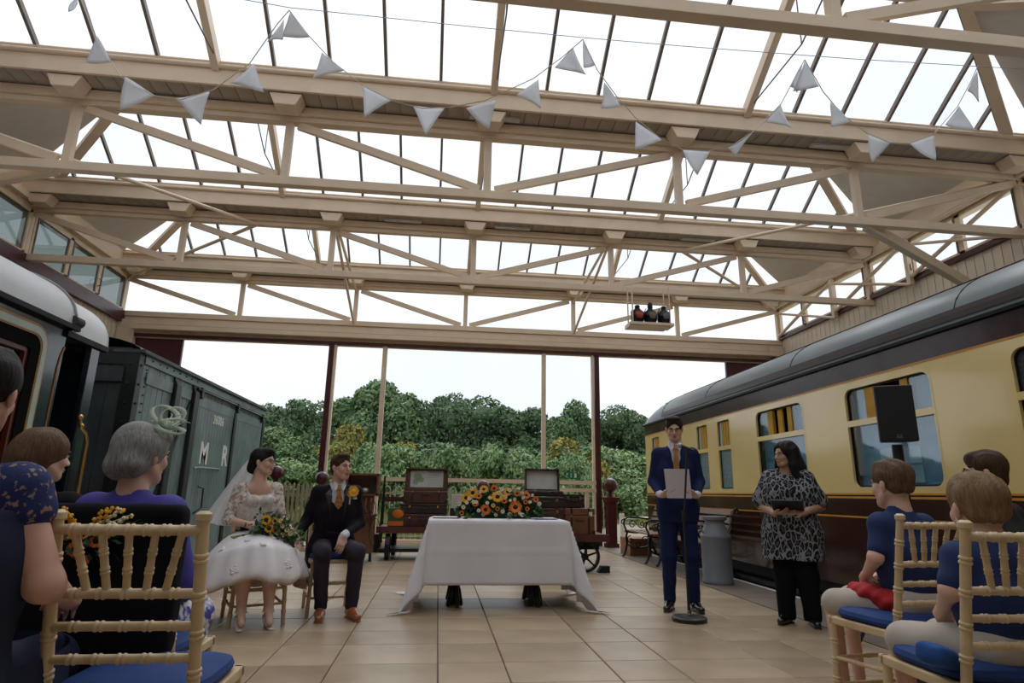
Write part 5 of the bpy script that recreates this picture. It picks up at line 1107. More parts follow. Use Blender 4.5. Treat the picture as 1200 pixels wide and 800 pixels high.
def head(s, c, R, sc=1.0, fem=False, smile=False):
    T = lambda *p: V3(*c)+R @ (V3(*p)*sc); r = lambda *q: tuple(v*sc for v in q)
    s.ell(T(0, -.012, .035), r(.074, .094, .082), R, .01); s.ell(T(0, .028, -.030), r(.058, .060, .078), R, .03)
    s.ell(T(0, .060, -.088), r(.024 if not fem else .019, .022, .018), R, .03)
    for q in (-1, 1):
        s.cap(T(q*.056, -.002, -.045), T(q*.022, .058, -.090), .016*sc, .015*sc, .03)
        s.ell(T(q*.036, .062, -.022), r(.024, .022, .024), R, .02)
        s.ell(T(q*.077, -.008, -.008), r(.008, .017, .030), R, .004); s.ell(T(q*.083, -.013, .0), r(.006, .014, .022), R, .004)
        s.ell(T(q*.032, .094, .008), r(.016, .010, .010), R, .010, 's')
        s.ell(T(q*.011, .100, -.030), r(.0085, .010, .0075), R, .006)
        s.cap(T(q*.012, .086, .024), T(q*.046, .074, .026), .007*sc, .006*sc, .012)
    s.cap(T(0, .086, .014), T(0, .109, -.024), .0075*sc, .0105*sc, .012)
    s.ell(T(0, .089, -.052), r(.022, .009, .006), R, .006); s.ell(T(0, .088, -.063), r(.018, .009, .006), R, .006)
def face_parts(par, c, R, sc, hairm, smile=False, glasses=False, eyes_down=False, lipm=None, brow=.0028, gm=None):
    T = lambda *p: Vector(V3(*c)+R @ (V3(*p)*sc)); M = Matrix(R.tolist())
    for q in (-1, 1):
        e = MB().ell(T(q*.032, .0795, .007), (.0125*sc, .0105*sc, .0105*sc*(.6 if not eyes_down else .35)), 12, 8, R=M).build('eye', EYEW, par, smooth=True)
        MB().ell(T(q*.032, .0885, .006), (.0055*sc, .003*sc, .0055*sc*(.9 if not eyes_down else .5)), 10, 6, R=M).build('iris', IRIS, e, smooth=True)
        MB().tube([T(q*.014, .094, .024), T(q*.032, .092, .031), T(q*.050, .076, .027)], [brow*sc, brow*1.3*sc, brow*.6*sc], 6).build('eyebrow', hairm, par, smooth=True)
        MB().tube([T(q*.018, .0895, .012), T(q*.032, .0925, .0155), T(q*.046, .083, .011)], .0018*sc, 5).build('eyelid', hairm, par)
    w = .026 if smile else .020
    MB().tube([T(-w, .084, -.054), T(-w*.5, .096, -.056), T(0, .0985, -.0565), T(w*.5, .096, -.056), T(w, .084, -.054)], [v*sc for v in (.0015, .0035, .004, .0035, .0015)], 8).build('upper_lip', lipm or LIP, par, smooth=True)
    dz = -.066 if smile else -.0635
    MB().tube([T(-w*.9, .084, -.056), T(-w*.45, .093, dz-.001), T(0, .0955, dz-.002), T(w*.45, .093, dz-.001), T(w*.9, .084, -.056)], [v*sc for v in (.001, .0035, .0045, .0035, .001)], 8).build('lower_lip', lipm or LIP, par, smooth=True)
    if smile: MB().ell(T(0, .091, -.0605), (w*.8*sc, .006*sc, .004*sc), 12, 6, R=M).build('teeth', TEETH, par, smooth=True)
    if glasses:
        g = MB()
        for q in (-1, 1):
            P = [T(q*.033+.021*math.cos(a), .101-.10*abs(.021*math.cos(a)*q+.033)**1.0*.25, .008+.0155*math.sin(a)) for a in [2*math.pi*k/14 for k in range(15)]]; g.tube(P, .0015*sc, 5)
            g.tube([T(q*.054, .094, .012), T(q*.078, .05, .010), T(q*.084, -.005, .008)], .0015*sc, 5)
        g.tube([T(-.012, .104, .011), T(.012, .104, .011)], .0015*sc, 5); g.build('glasses', gm or IRON, par)
def hand(s, w, d, n, side=1, curl=.5, sc=1.0, spread=.0, thumb=.6):
    """w wrist, d along the hand, n out of the back of the hand, side +1 puts the thumb on d x n"""
    w, d, n = V3(*w), V3(*d), V3(*n); d = d/np.linalg.norm(d); n = n-d*(n @ d); n = n/np.linalg.norm(n); t = np.cross(d, n)*side
    R = np.stack([t, d, n], 1); s.box(w+d*.052*sc, (.028*sc, .034*sc, .003*sc), .0115*sc, R, .02); s.cap(w-d*.01, w+d*.02*sc, .025*sc, .022*sc, .02)
    for i, (o, L) in enumerate(((.031, .070), (.0105, .078), (-.0105, .073), (-.031, .056))):
        p = w+d*.088*sc+t*o*sc*.98; a = curl*(.8+.12*i); dd = d+t*o*spread; ang = 0; L *= sc
        for j, (f, r0, r1) in enumerate(((.42, .0092, .0086), (.32, .0086, .0078), (.26, .0078, .0066))):
            ang += a*(.7 if j == 0 else 1.0); q = p+(dd*math.cos(ang)-n*math.sin(ang))*L*f; s.cap(p, q, r0*sc, r1*sc, .003); p = q
    p = w+d*.028*sc+t*.030*sc; a = thumb; q = p+(d*.75+t*.62-n*.25*a)*.040*sc; s.cap(p, q, .0125*sc, .0105*sc, .012); q2 = q+(d*.93+t*.12-n*.45*a)*.036*sc; s.cap(q, q2, .0105*sc, .008*sc, .004)
def torso(s, J, g=0, w=1.0, dep=1.0, k=.07, top=True):
    P, Wa, C = J['pelvis'], J['waist'], J['chest']; ax = J['ax']; ax2 = J.get('ax2', ax)
    s.cap(P-ax*.075*w, P+ax*.075*w, .105*dep+g, .105*dep+g, k); s.cap(Wa-ax*.055*w, Wa+ax*.055*w, .102*dep+g, .102*dep+g, k); s.cap(C-ax2*.075*w, C+ax2*.075*w, .112*dep+g, .112*dep+g, k)
    s.cap((Wa+C)/2-ax2*.065*w, (Wa+C)/2+ax2*.065*w, .106*dep+g, .106*dep+g, k)
    if top: s.cap(J['sR'], J['sL'], .055+g, .055+g, k); s.cap((J['sR']+J['sL'])/2, J['neck'], .06+g, .052+g*.5, .05)
def limb(s, a, b, c, r, g=0, k=.02): s.cap(a, b, r[0]+g, r[1]+g, k); s.cap(b, c, r[1]+g, r[2]+g, k)
def joints(**kw): return {k: V3(*v) for k, v in kw.items()}
def folds(amp, seed=0, fx=22, fz=14):
    r = np.random.default_rng(seed); ph = r.uniform(0, 6, 6)
    return lambda x, y, z: amp*(np.sin(fx*x+ph[0]+2.2*np.sin(fz*z*.6+ph[1]))*np.sin(fz*z+ph[2]+2*np.sin(fx*y*.5+ph[3]))+.5*np.sin(fx*2.1*y+ph[4]+fz*1.7*z))
def hairdisp(amp, seed, c, R, sc=1, f=70):
    r = np.random.default_rng(seed); ph = r.uniform(0, 6, 6); Ri = R.T
    def fn(x, y, z):
        a = Ri[0][0]*(x-c[0])+Ri[0][1]*(y-c[1])+Ri[0][2]*(z-c[2]); b = Ri[1][0]*(x-c[0])+Ri[1][1]*(y-c[1])+Ri[1][2]*(z-c[2]); d = Ri[2][0]*(x-c[0])+Ri[2][1]*(y-c[1])+Ri[2][2]*(z-c[2])
        return amp*(np.sin(f*2.1*a+3*np.sin(18*b+ph[0])+ph[1])*.6+.7*np.sin(f*a*.8+14*d+ph[2]+2*np.sin(20*b))+.4*np.sin(f*.9*b+25*d+ph[3]))
    return fn
def short_hair(par, c, R, sc, mt, seed=1, vol=1.0, front=.0, nape=0, h=.004, name='hair'):
    s = SDF(h); T = lambda *p: V3(*c)+R @ (V3(*p)*sc); r = lambda *q: tuple(v*sc for v in q)
    s.ell(T(0, -.016, .046), r(.084*vol, .102*vol, .086*vol), R, .02); s.ell(T(0, -.050, -.015), r(.068, .050, .072+nape), R, .03); s.cap(T(0, -.052, -.04), T(0, -.045, -.085-nape*.5), .046*sc, .040*sc, .02)
    s.ell(T(.01, .04, .105+front), r(.060, .042, .024), R, .03)
    s.ell(T(0, .118, -.018), r(.080, .066, .102), R, .012, 's'); s.ell(T(0, .03, -.095), r(.12, .062, .07), R, .02, 's')
    for q in (-1, 1): s.ell(T(q*.088, -.006, -.022), r(.022, .024, .036), R, .008, 's')
    s.cut(T(0, 0, -.095-nape), R @ V3(0, -.25, -1)); s.disp = hairdisp(.0030*sc, seed, c, R, sc, 95)
    return skin(name, s, mt, par)
def shoe(par, ank, d, mt, L=.27, w=.045, name='shoe', heel=0, sole=None):
    """ank on the ground below the ankle, d pointing direction"""
    d = V3(d[0], d[1], 0); d = d/np.linalg.norm(d); a = V3(ank[0], ank[1], 0); R = np.stack([V3(d[1], -d[0], 0), d, V3(0, 0, 1)], 1); s = SDF(.006)
    s.cap(a-d*.05+V3(0, 0, .045), a+d*.04+V3(0, 0, .05), w*.85, w*.85, .02); s.cap(a+d*.04+V3(0, 0, .045), a+d*(L-.10)+V3(0, 0, .032), w*.95, w*.72, .03); s.cap(a-d*.02+V3(0, 0, .07), a-d*.01+V3(0, 0, .11), w*.9, w*.8, .02)
    s.cut(a+V3(0, 0, .006), (0, 0, -1)); s.cut(a-d*.01+V3(0, 0, .115), (0, 0, 1)); o = skin(name, s, mt, par)
    b = SDF(.006); b.cap(a-d*.05+V3(0, 0, .0), a+d*(L-.10)+V3(0, 0, .0), w*.92, w*.78, .01); b.cut(a+V3(0, 0, .012), (0, 0, 1)); b.cut(a+V3(0, 0, .001), (0, 0, -1)); skin('sole', b, sole or BSH, o); return o
def place(t, x, y, rz, z=0): t.location = (x, y, z); t.rotation_euler = (0, 0, rz)
def collar_tie(par, N, tie, fw=1.0, w=.034, L=.34, knot=.0, tz=0):
    """shirt collar wings and a tie hanging from the throat point N (local frame, facing +y)"""
    N = Vector(N)
    for q in (-1, 1): MB().prism([N+Vector((q*.002, .012, .012)), N+Vector((q*.05, -.01, .045)), N+Vector((q*.062, -.02, -.0)), N+Vector((q*.038, .016, -.045))], (0, .006, 0)).build('collar_wing', SHIRT, par)
    b = MB(); b.prism([N+Vector((-.018, .012, .012)), N+Vector((.018, .012, .012)), N+Vector((.011, .022, -.035)), N+Vector((-.011, .022, -.035))], (0, .016, 0)); b.build('tie_knot', tie, par, bevel=.004)
    P = [(-.012, .022, -.032), (.012, .022, -.032), (w*.85, .040, -L*.75), (w, .036, -L), (0, .034, -L-.04), (-w, .036, -L), (-w*.85, .040, -L*.75)]
    MB().prism([N+Vector((a, b_+tz*(-c), c)) for a, b_, c in P], (0, .007, 0)).build('tie', tie, par, bevel=.003)

# ---------------------------------------------------------------- man reading at the microphone
def reader():
    t = thing('person', 'standing man in a navy blue suit and ochre tie reading from a sheet', 'person')
    J = joints(pelvis=(0, 0, .97), waist=(0, .01, 1.12), chest=(0, .0, 1.32), neck=(0, -.01, 1.56), sR=(.158, -.01, 1.465), sL=(-.158, -.01, 1.465), ax=(1, 0, 0))
    hc = V3(0, .045, 1.705); R = headR(-.08, -.28)
    s = SDF(.0055); head(s, hc, R, 1.0); s.cap(V3(0, -.005, 1.46), hc+R @ V3(0, -.03, -.06), .056, .052, .03); torso(s, J, -.03); limb(s, V3(.18, 0, 1.47), V3(.235, -.03, 1.19), V3(.155, .205, 1.06), (.04, .036, .026)); limb(s, V3(-.18, 0, 1.47), V3(-.235, -.03, 1.19), V3(-.155, .205, 1.06), (.04, .036, .026))
    hand(s, (.150, .215, 1.058), (-.75, .55, .12), (.25, .35, -.9), -1, .35); hand(s, (-.150, .215, 1.058), (.75, .55, .12), (-.25, .35, -.9), 1, .35)
    skin('body', s, SK1, t); face_parts(t, hc, R, 1.0, H_DRK, glasses=True, eyes_down=True); short_hair(t, hc, R, 1.0, H_DRK, 1, 1.02, .008)
    s = SDF(.009); torso(s, J, -.012, .95); s.cap(V3(0, .012, 1.40), V3(0, -.002, 1.545), .085, .064, .03); skin('shirt', s, SHIRT, t)
    c = SDF(.006); c.cap(V3(0, -.01, 1.53), V3(0, .0, 1.575), .068, .060, .01); c.cut((0, .01, 1.588), (0, -.35, 1)); c.cut((0, 0, 1.51), (0, 0, -1)); skin('shirt_collar', c, SHIRT, t)
    s = SDF(.008); torso(s, J, .008, .94, .95, k=.09); s.cap(V3(-.08, 0, .84), V3(.08, 0, .84), .112, .112, .08); s.cap(V3(-.08, -.01, .95), V3(.08, -.01, .95), .112, .112, .08)
    for q in (1, -1): limb(s, V3(q*.172, -.01, 1.455), V3(q*.228, -.035, 1.19), V3(q*.178, .165, 1.075), (.058, .047, .040), 0, .03)
    s.box(V3(0, .13, 1.44), (.022, .08, .14), .005, rotm(0, 0, 0), .02, 's'); s.ell(V3(0, .13, 1.54), (.055, .12, .10), None, .02, 's'); s.cap(V3(0, -.01, 1.5), V3(0, .02, 1.66), .06, .075, .01, 's')
    s.cut((0, 0, .80), (0, 0, -1)); s.disp = folds(.0022, 3); skin('jacket', s, NAVYS, t)
    for q in (-1, 1): MB().prism([(q*.030, .118, 1.22), (q*.045, .118, 1.30), (q*.085, .110, 1.42), (q*.105, .09, 1.46), (q*.062, .085, 1.52), (q*.045, .112, 1.46)], (0, .010, 0)).build('lapel', NAVYS, t, bevel=.003)
    MB().lathe([(.010, 0), (.010, .004)], (0.01, .130, 1.12), 10, R=Matrix.Rotation(-math.pi/2, 3, 'X')).build('button', IRON, t)
    collar_tie(t, (0, .082, 1.535), TIEO, L=.30)
    s = SDF(.008)
    for q in (-1, 1): s.cap(V3(q*.085, 0, .90), V3(q*.105, .02, .50), .098, .070, .05); s.cap(V3(q*.105, .02, .50), V3(q*.115, -.01, .09), .070, .056, .04)
    s.cap(V3(-.06, 0, .97), V3(.06, 0, .97), .11, .11, .04); s.cut((0, 0, .045), (0, 0, -1)); s.disp = folds(.003, 5, 18, 22); skin('trousers', s, NAVYS, t)
    for q in (-1, 1): shoe(t, (q*.115, -.01), (q*.25, 1), BSH)
    for q in (-1, 1): c = SDF(.005); c.cap(V3(q*.180, .172, 1.072), V3(q*.160, .20, 1.062), .036, .034, .005); skin('shirt_cuff', c, SHIRT, t)
    return t
t = reader(); place(t, 2.355, 5.98, math.pi-.30)
pp = thing('paper_sheet', 'white sheet of paper held by the man in the navy suit', 'paper'); pm = MB(); pm.grid(lambda u, v: (-.115+.23*u+.02*v, .285+.05*v+.012*math.sin(3*u), 1.03+.27*v-.02*u*0), 8, 6); pm.build('sheet', mat('white_paper', (.62, .58, .62), .8, var=.02), pp, solid=.001); place(pp, 2.355, 5.98, math.pi-.30)

# ---------------------------------------------------------------- woman in the animal print tunic
LEO = bpy.data.materials.new('animal_print'); LEO.use_nodes = True; LEO.node_tree.nodes['Principled BSDF'].inputs['Specular IOR Level'].default_value = .2
def leo():
    n = LEO.node_tree; b = n.nodes['Principled BSDF']; b.inputs['Roughness'].default_value = .8; tcn = n.nodes.new('ShaderNodeTexCoord'); mp = n.nodes.new('ShaderNodeMapping'); mp.inputs['Scale'].default_value = (1, 1, .52)
    nz = n.nodes.new('ShaderNodeTexNoise'); nz.inputs['Scale'].default_value = 22; ad = n.nodes.new('ShaderNodeMixRGB'); ad.inputs['Fac'].default_value = .045
    n.links.new(tcn.outputs['Object'], mp.inputs['Vector']); n.links.new(mp.outputs[0], nz.inputs['Vector']); n.links.new(mp.outputs[0], ad.inputs[1]); n.links.new(nz.outputs['Color'], ad.inputs[2])
    v = n.nodes.new('ShaderNodeTexVoronoi'); v.feature = 'DISTANCE_TO_EDGE'; v.inputs['Scale'].default_value = 27; n.links.new(ad.outputs[0], v.inputs['Vector'])
    r = n.nodes.new('ShaderNodeValToRGB'); e = r.color_ramp.elements; e[0].position = 0; e[0].color = (.26, .26, .28, 1); e[1].position = 1; e[1].color = (.10, .10, .11, 1)
    for p, c in ((.07, (.26, .26, .28)), (.11, (.008, .008, .01)), (.27, (.008, .008, .01)), (.33, (.09, .09, .10))): x = e.new(p); x.color = (*c, 1)
    n.links.new(v.outputs['Distance'], r.inputs['Fac']); n.links.new(r.outputs['Color'], b.inputs['Base Color'])
leo()
def lady():
    t = thing('person', 'standing dark haired woman in a black and grey animal print tunic', 'person')
    J = joints(pelvis=(0, 0, .80), waist=(0, .01, .94), chest=(0, .02, 1.10), neck=(0, 0, 1.30), sR=(.135, 0, 1.225), sL=(-.135, 0, 1.225), ax=(1, 0, 0))
    hc = V3(0, .035, 1.425); R = headR(-.75, -.06)
    s = SDF(.0055); head(s, hc, R, .92, True, True); s.cap(V3(0, 0, 1.22), hc+R @ V3(0, -.03, -.06), .05, .046, .03); torso(s, J, -.02)
    W = {1: V3(.10, .235, .915), -1: V3(-.125, .225, .93)}
    for q in (1, -1): limb(s, V3(q*.16, 0, 1.21), V3(q*.245, -.02, .985), W[q], (.05, .042, .027)); hand(s, W[q], (-q*.8, .5, .1), (q*.2, .25, -.95) if q > 0 else (-.3, .55, .75), -1 if q > 0 else -1, .5, .9)
    skin('body', s, SK2, t); face_parts(t, hc, R, .92, H_BLK, smile=True)
    s = SDF(.0075); torso(s, J, .016, 1.08, 1.12, k=.09); s.cap(V3(-.10, 0, .72), V3(.10, 0, .72), .150, .150, .10); s.cap(V3(-.11, 0, .55), V3(.11, 0, .55), .155, .155, .08); s.ell(V3(.065, .09, 1.09), (.085, .07, .075), None, .04); s.ell(V3(-.065, .09, 1.09), (.085, .07, .075), None, .04); s.ell(V3(0, .07, .90), (.15, .10, .13), None, .06)
    for q in (1, -1): s.cap(V3(q*.15, 0, 1.215), V3(q*.235, -.01, 1.03), .066, .082, .04)
    s.cap(V3(0, .02, 1.2), V3(0, .05, 1.40), .045, .10, .01, 's')
    for q in (1, -1): s.cut(V3(q*.26, 0, .985), (q*.42, 0, -1)) if 0 else None
    s.cut((0, 0, .53), (0, 0, -1)); s.disp = folds(.004, 8, 20, 8); skin('tunic', s, LEO, t)
    s = SDF(.009)
    for q in (-1, 1): s.cap(V3(q*.085, 0, .76), V3(q*.09, .01, .40), .105, .085, .04); s.cap(V3(q*.09, .01, .40), V3(q*.10, 0, .07), .085, .072, .04)
    s.cut((0, 0, .035), (0, 0, -1)); s.disp = folds(.003, 2); skin('trousers', s, BLKT, t)
    for q in (-1, 1): shoe(t, (q*.10, 0), (q*.3, 1), BSH, .24, .042)
    # long wavy hair
    s = SDF(.0055); T = lambda *p: hc+R @ (V3(*p)*.95)
    s.ell(T(0, -.02, .045), (.088, .105, .088), R, .02); s.cap(T(0, -.06, .02), T(0, -.10, -.12), .085, .085, .05); s.cap(T(0, -.10, -.12), V3(-.02, -.10, 1.15), .085, .07, .05)
    for q in (-1, 1): s.cap(T(q*.075, .005, .04), T(q*.09, .0, -.10), .03, .035, .03); s.cap(T(q*.09, .0, -.10), T(q*.10, -.02, -.20), .035, .035, .03); s.cap(T(q*.10, -.02, -.20), T(q*.09, .0, -.27), .035, .012, .02)
    s.ell(T(0, .115, -.02), (.068, .07, .10), R, .02, 's'); s.disp = hairdisp(.004, 4, hc, R); skin('hair', s, H_BLK, t)
    MB().tube([(.10+.03*math.cos(a)*.9, .235-.05+.02*math.sin(a), .94+.03*math.sin(a)) for a in [k*.524 for k in range(13)]], .004, 6).build('bracelet', IRON, t)
    return t
t = lady(); place(t, 3.13, 5.30, math.pi-.62)
tb_ = thing('tablet', 'black tablet case held by the woman in the animal print tunic', 'tablet'); MB().box((-.01, .30, .985), (.25, .17, .018), R=Matrix.Rotation(.55, 3, 'X')).build('case', BK, tb_, bevel=.006); MB().prism([(.03, .25, .97), (.09, .26, .98), (.085, .25, .86), (.05, .25, .84)], (0, .015, 0)).build('flap', BK, tb_); place(tb_, 3.13, 5.30, math.pi-.62)

# ---------------------------------------------------------------- groom
def groom():
    t = thing('person', 'seated smiling man in a dark suit with a yellow buttonhole flower', 'person')
    J = joints(pelvis=(0, 0, .54), waist=(0, .03, .68), chest=(.0, .05, .88), neck=(0, .04, 1.12), sR=(.165, .04, 1.035), sL=(-.165, .05, 1.035), ax=(1, 0, 0))
    hc = V3(-.01, .09, 1.262); R = headR(.62, .0, .03)
    eR, wR, eL, wL = V3(.25, -.01, .78), V3(.33, .20, .60), V3(-.225, .06, .76), V3(-.05, .30, .66)
    wR = V3(.335, .17, .615)
    s = SDF(.0055); head(s, hc, R, 1.0, smile=True); s.cap(V3(0, .03, 1.02), hc+R @ V3(0, -.03, -.06), .058, .054, .03); torso(s, J, -.03); limb(s, J['sR'], eR, wR, (.04, .036, .027)); limb(s, J['sL'], eL, wL, (.04, .036, .027))
    hand(s, wR, (.25, .55, -.9), (.8, -.1, .2), -1, .5); hand(s, wL, (.25, .45, -.85), (-.3, .85, .4), -1, .45); skin('body', s, SK3, t)
    face_parts(t, hc, R, 1.0, H_BRN, smile=True); short_hair(t, hc, R, 1.0, H_BRN, 5, .99, .004)
    s = SDF(.009); torso(s, J, -.010, .95); s.cap(V3(0, .055, .97), V3(0, .038, 1.105), .085, .066, .03); skin('shirt', s, SHIRT, t)
    c = SDF(.006); c.cap(V3(0, .03, 1.09), V3(-.002, .045, 1.135), .070, .062, .01); c.cut((0, .05, 1.147), (0, -.35, 1)); c.cut((0, 0, 1.07), (0, 0, -1)); skin('shirt_collar', c, SHIRT, t)
    s = SDF(.008); torso(s, J, .0, .9, .95, k=.09); s.ell(V3(0, .20, 1.07), (.065, .10, .12), None, .02, 's'); s.cap(V3(0, .03, 1.03), V3(0, .08, 1.2), .06, .09, .01, 's'); s.cut((0, 0, .56), (0, 0, -1)); skin('waistcoat', s, DARKS, t)
    s = SDF(.008); torso(s, J, .012, .92, .95, k=.08); s.cap(V3(-.09, -.01, .55), V3(.09, -.01, .55), .125, .125, .08); s.cap(V3(.17, .03, .50), V3(.19, .05, .40), .05, .035, .05)
    limb(s, V3(.170, .04, 1.025), eR, wR-(wR-eR)*.18, (.058, .047, .040), 0, .03); limb(s, V3(-.170, .05, 1.025), eL, wL-(wL-eL)*.22, (.062, .050, .041), 0, .035)
    s.box(V3(0, .19, .90), (.060, .09, .20), .01, None, .03, 's'); s.ell(V3(0, .18, 1.10), (.085, .12, .10), None, .02, 's'); s.cap(V3(0, .03, 1.05), V3(0, .09, 1.22), .065, .09, .01, 's'); s.disp = folds(.0028, 13); skin('jacket', s, DARKS, t)
    for q in (-1, 1): MB().prism([(q*.055, .150, .78), (q*.078, .155, .90), (q*.110, .142, .985), (q*.115, .11, 1.02), (q*.070, .10, 1.075), (q*.055, .145, 1.0)], (0, .010, 0)).build('lapel', mat('plum_satin', (.016, .010, .020), .4), t, bevel=.003)
    collar_tie(t, (-.005, .130, 1.092), two_tone('gold_paisley', (.45, .20, .04), (.26, .07, .02), 55, .5, .1, .5), L=.17, w=.036)
    # flower and pocket square
    b = thing; f = MB().ell((-.115, .185, 1.0), (.012, .012, .03)).build('buttonhole_stem', GRN, t); sun((-.125, .20, 1.045), .058, (-.3, 1, .3), t, YF, name='buttonhole_flower', cm=YF); sun((-.095, .195, 1.02), .026, (.2, 1, .1), t, YF, name='buttonhole_flower', cm=GRN); MB().tube([(-.10, .19, 1.0), (-.098, .195, .93)], .007, 6).build('flower_stems', mat('pale_stem', (.45, .50, .40), .6), t)
    MB().prism([(-.17, .155, .975), (-.13, .17, .975), (-.135, .17, .995), (-.15, .165, .985), (-.16, .16, 1.0)], (0, .006, 0)).build('pocket_square', SHIRT, t)
    s = SDF(.008); kn = {1: V3(.135, .43, .535), -1: V3(-.155, .44, .535)}; an = {1: V3(.10, .36, .10), -1: V3(-.15, .40, .10)}
    for q in (1, -1): s.cap(V3(q*.085, .02, .545), kn[q], .092, .076, .04); s.cap(kn[q], an[q], .070, .055, .03)
    s.cap(V3(-.07, -.02, .56), V3(.07, -.02, .56), .105, .105, .05); s.cut((0, 0, .075), (0, 0, -1)); s.cut((0, 0, .465), (0, -.001, -1)) if 0 else None; s.disp = folds(.0035, 6, 20, 24); skin('trousers', s, mat('plum_trouser_wool', (.016, .009, .022), .8), t)
    for q in (1, -1): shoe(t, an[q][:2], (q*.15, 1), TAN, .28, .045, sole=TAN)
    c = SDF(.005); c.cap(wL-(wL-eL)*.16, wL-(wL-eL)*.02, .038, .036, .005); skin('shirt_cuff', c, SHIRT, t); c = SDF(.005); c.cap(wR-(wR-eR)*.12, wR-(wR-eR)*.02, .036, .034, .005); skin('shirt_cuff', c, SHIRT, t)
    return t
t = groom(); place(t, -.95, 6.06, math.pi+.28)

# ---------------------------------------------------------------- bride
LACE = two_tone('ivory_lace_over_skin', (.66, .62, .58), (.42, .26, .20), 34, .52, .06, .8, bump=.4); SATIN = two_tone('ivory_lace_bodice', (.66, .61, .56), (.52, .45, .41), 40, .5, .15, .6, bump=.5); TULLE = mat('ivory_tulle', (.78, .74, .75), .85, var=.03, vscale=8)
def bride():
    t = thing('person', 'seated bride in a white lace knee length dress with a veil', 'person')
    J = joints(pelvis=(0, 0, .54), waist=(0, .01, .72), chest=(0, .01, .90), neck=(0, 0, 1.135), sR=(.130, -.005, 1.055), sL=(-.130, -.005, 1.055), ax=(1, 0, 0))
    hc = V3(-.01, .02, 1.280); R = headR(.95, .0, .0)
    eR, wR, eL, wL = V3(.225, .03, .80), V3(.075, .215, .765), V3(-.20, .07, .80), V3(-.30, .26, .66)
    s = SDF(.0055); head(s, hc, R, .95, True, True); s.cap(V3(0, -.01, 1.04), hc+R @ V3(0, -.03, -.06), .047, .043, .03); torso(s, J, -.012, .86, .86)
    limb(s, J['sR']+V3(.01, 0, 0), eR, wR, (.046, .038, .025)); limb(s, J['sL']-V3(.01, 0, 0), eL, wL, (.046, .038, .025)); hand(s, wR, (-.85, .45, -.1), (.35, .75, .45), 1, .75, .9); hand(s, wL, (-.35, .7, -.55), (-.5, .2, .8), 1, .4, .9)
    kn = {1: V3(.10, .42, .50), -1: V3(-.09, .44, .50)}; an = {1: V3(.085, .36, .14), -1: V3(-.11, .40, .14)}
    for q in (1, -1): s.cap(V3(q*.08, .02, .53), kn[q], .085, .062, .03); s.cap(kn[q], V3(*((kn[q]+an[q])/2+V3(0, -.02, 0))), .056, .054, .03); s.cap((kn[q]+an[q])/2+V3(0, -.02, 0), an[q], .054, .034, .02); s.cap(an[q], an[q]+V3(0, .10, -.085), .034, .026, .02)
    skin('body', s, SK1, t); face_parts(t, hc, R, .95, H_BLK, smile=True, glasses=True, lipm=mat('lip_rose', (.42, .08, .09), .4))
    # bodice, lace sleeves, sash
    s = SDF(.006); torso(s, J, .006, .86, .88, top=False)
    for q in (1, -1): s.ell(V3(q*.055, .085, .955), (.062, .055, .058), None, .03)
    s.cut((0, 0, .66), (0, 0, -1)); s.cap(V3(0, .11, 1.02), V3(0, .13, 1.12), .035, .10, .02, 's'); s.cut((0, 0, 1.005), (0, 0, 1)); skin('bodice', s, SATIN, t)
    s = SDF(.006)
    for q, e, w_ in ((1, eR, wR), (-1, eL, wL)): a = V3(q*.135, -.002, 1.058); s.cap(a+V3(q*.015, 0, -.005), e, .052, .043, .02); s.cap(e, e+(w_-e)*.25, .043, .039, .01); s.cap(a, V3(q*.085, -.02, 1.06), .054, .05, .03); s.cap(V3(q*.12, .0, 1.0), V3(q*.09, .05, .95), .05, .06, .03)
    s.cap(V3(-.08, -.05, 1.03), V3(.08, -.05, 1.03), .055, .055, .04); s.cap(V3(0, .03, 1.02), V3(0, .06, 1.2), .07, .125, .01, 's'); skin('lace_sleeve', s, LACE, t)
    s = SDF(.007); s.cap(V3(-.05, .01, .735), V3(.05, .01, .735), .102, .102, .02); s.cut((0, 0, .775), (0, 0, 1)); s.cut((0, 0, .69), (0, 0, -1)); s.ell(V3(.06, .125, .76), (.045, .03, .035), None, .01); s.ell(V3(.10, .10, .755), (.035, .025, .028), None, .01); skin('sash', s, NAVY, t)
    # skirt
    for nm, g, drop, mt_ in (('overskirt', 0, 0, TULLE), ('underskirt', -.018, -.015, mat('blush_tulle', (.60, .47, .45), .85)),):
        b = MB()
        def sk(u, v, g=g, drop=drop):
            a = 2*math.pi*u; cs, sn = math.cos(a), math.sin(a); f = .5+.5*sn           # sn>0 is the front (over the knees)
            f = max(0., sn)**.8; r1 = min(1, v*1.05)
            rx = .105+.335*r1**.75+.03*abs(cs)*r1+g; ry = .10+(.50*f+.26*(1-f))*r1**.75+g
            cone = .715-.465*v**1.25; front = .715-.09*min(1, v/.72)**1.5-(.25*max(0, (v-.72)/.28)**1.1)
            k = max(0, (v-.35)/.65); z = cone*(1-f)+front*f-.03*max(0, cs)*k+.025*math.sin(5*a+1)*k**2+drop
            w = 1+.040*math.sin(9*a+1.3*math.sin(3*a))*k+.025*math.sin(19*a)*k
            return (rx*w*cs, .02+ry*w*sn*(.98), z+.006*math.sin(14*a)*k)
        b.grid(sk, 120, 26, closed=True); o = b.build(nm, mt_, t, smooth=True, autosm=None, solid=.003)
    app = MB()
    for u0, v0 in ((.20, .5), (.30, .45), (.12, .6), (.38, .6), (.25, .7), (.05, .75), (.33, .86), (.18, .9)):
        for k in range(9):
            a = k*.7; p = Vector(sk(u0+.0035*math.cos(a)*(1+k % 2), v0+.014*math.sin(a)*(1+k % 2), 0, 0)); app.ell(p, (.017, .012, .012), 8, 5)
    app.build('lace_motif', TULLE, t, kind='stuff')
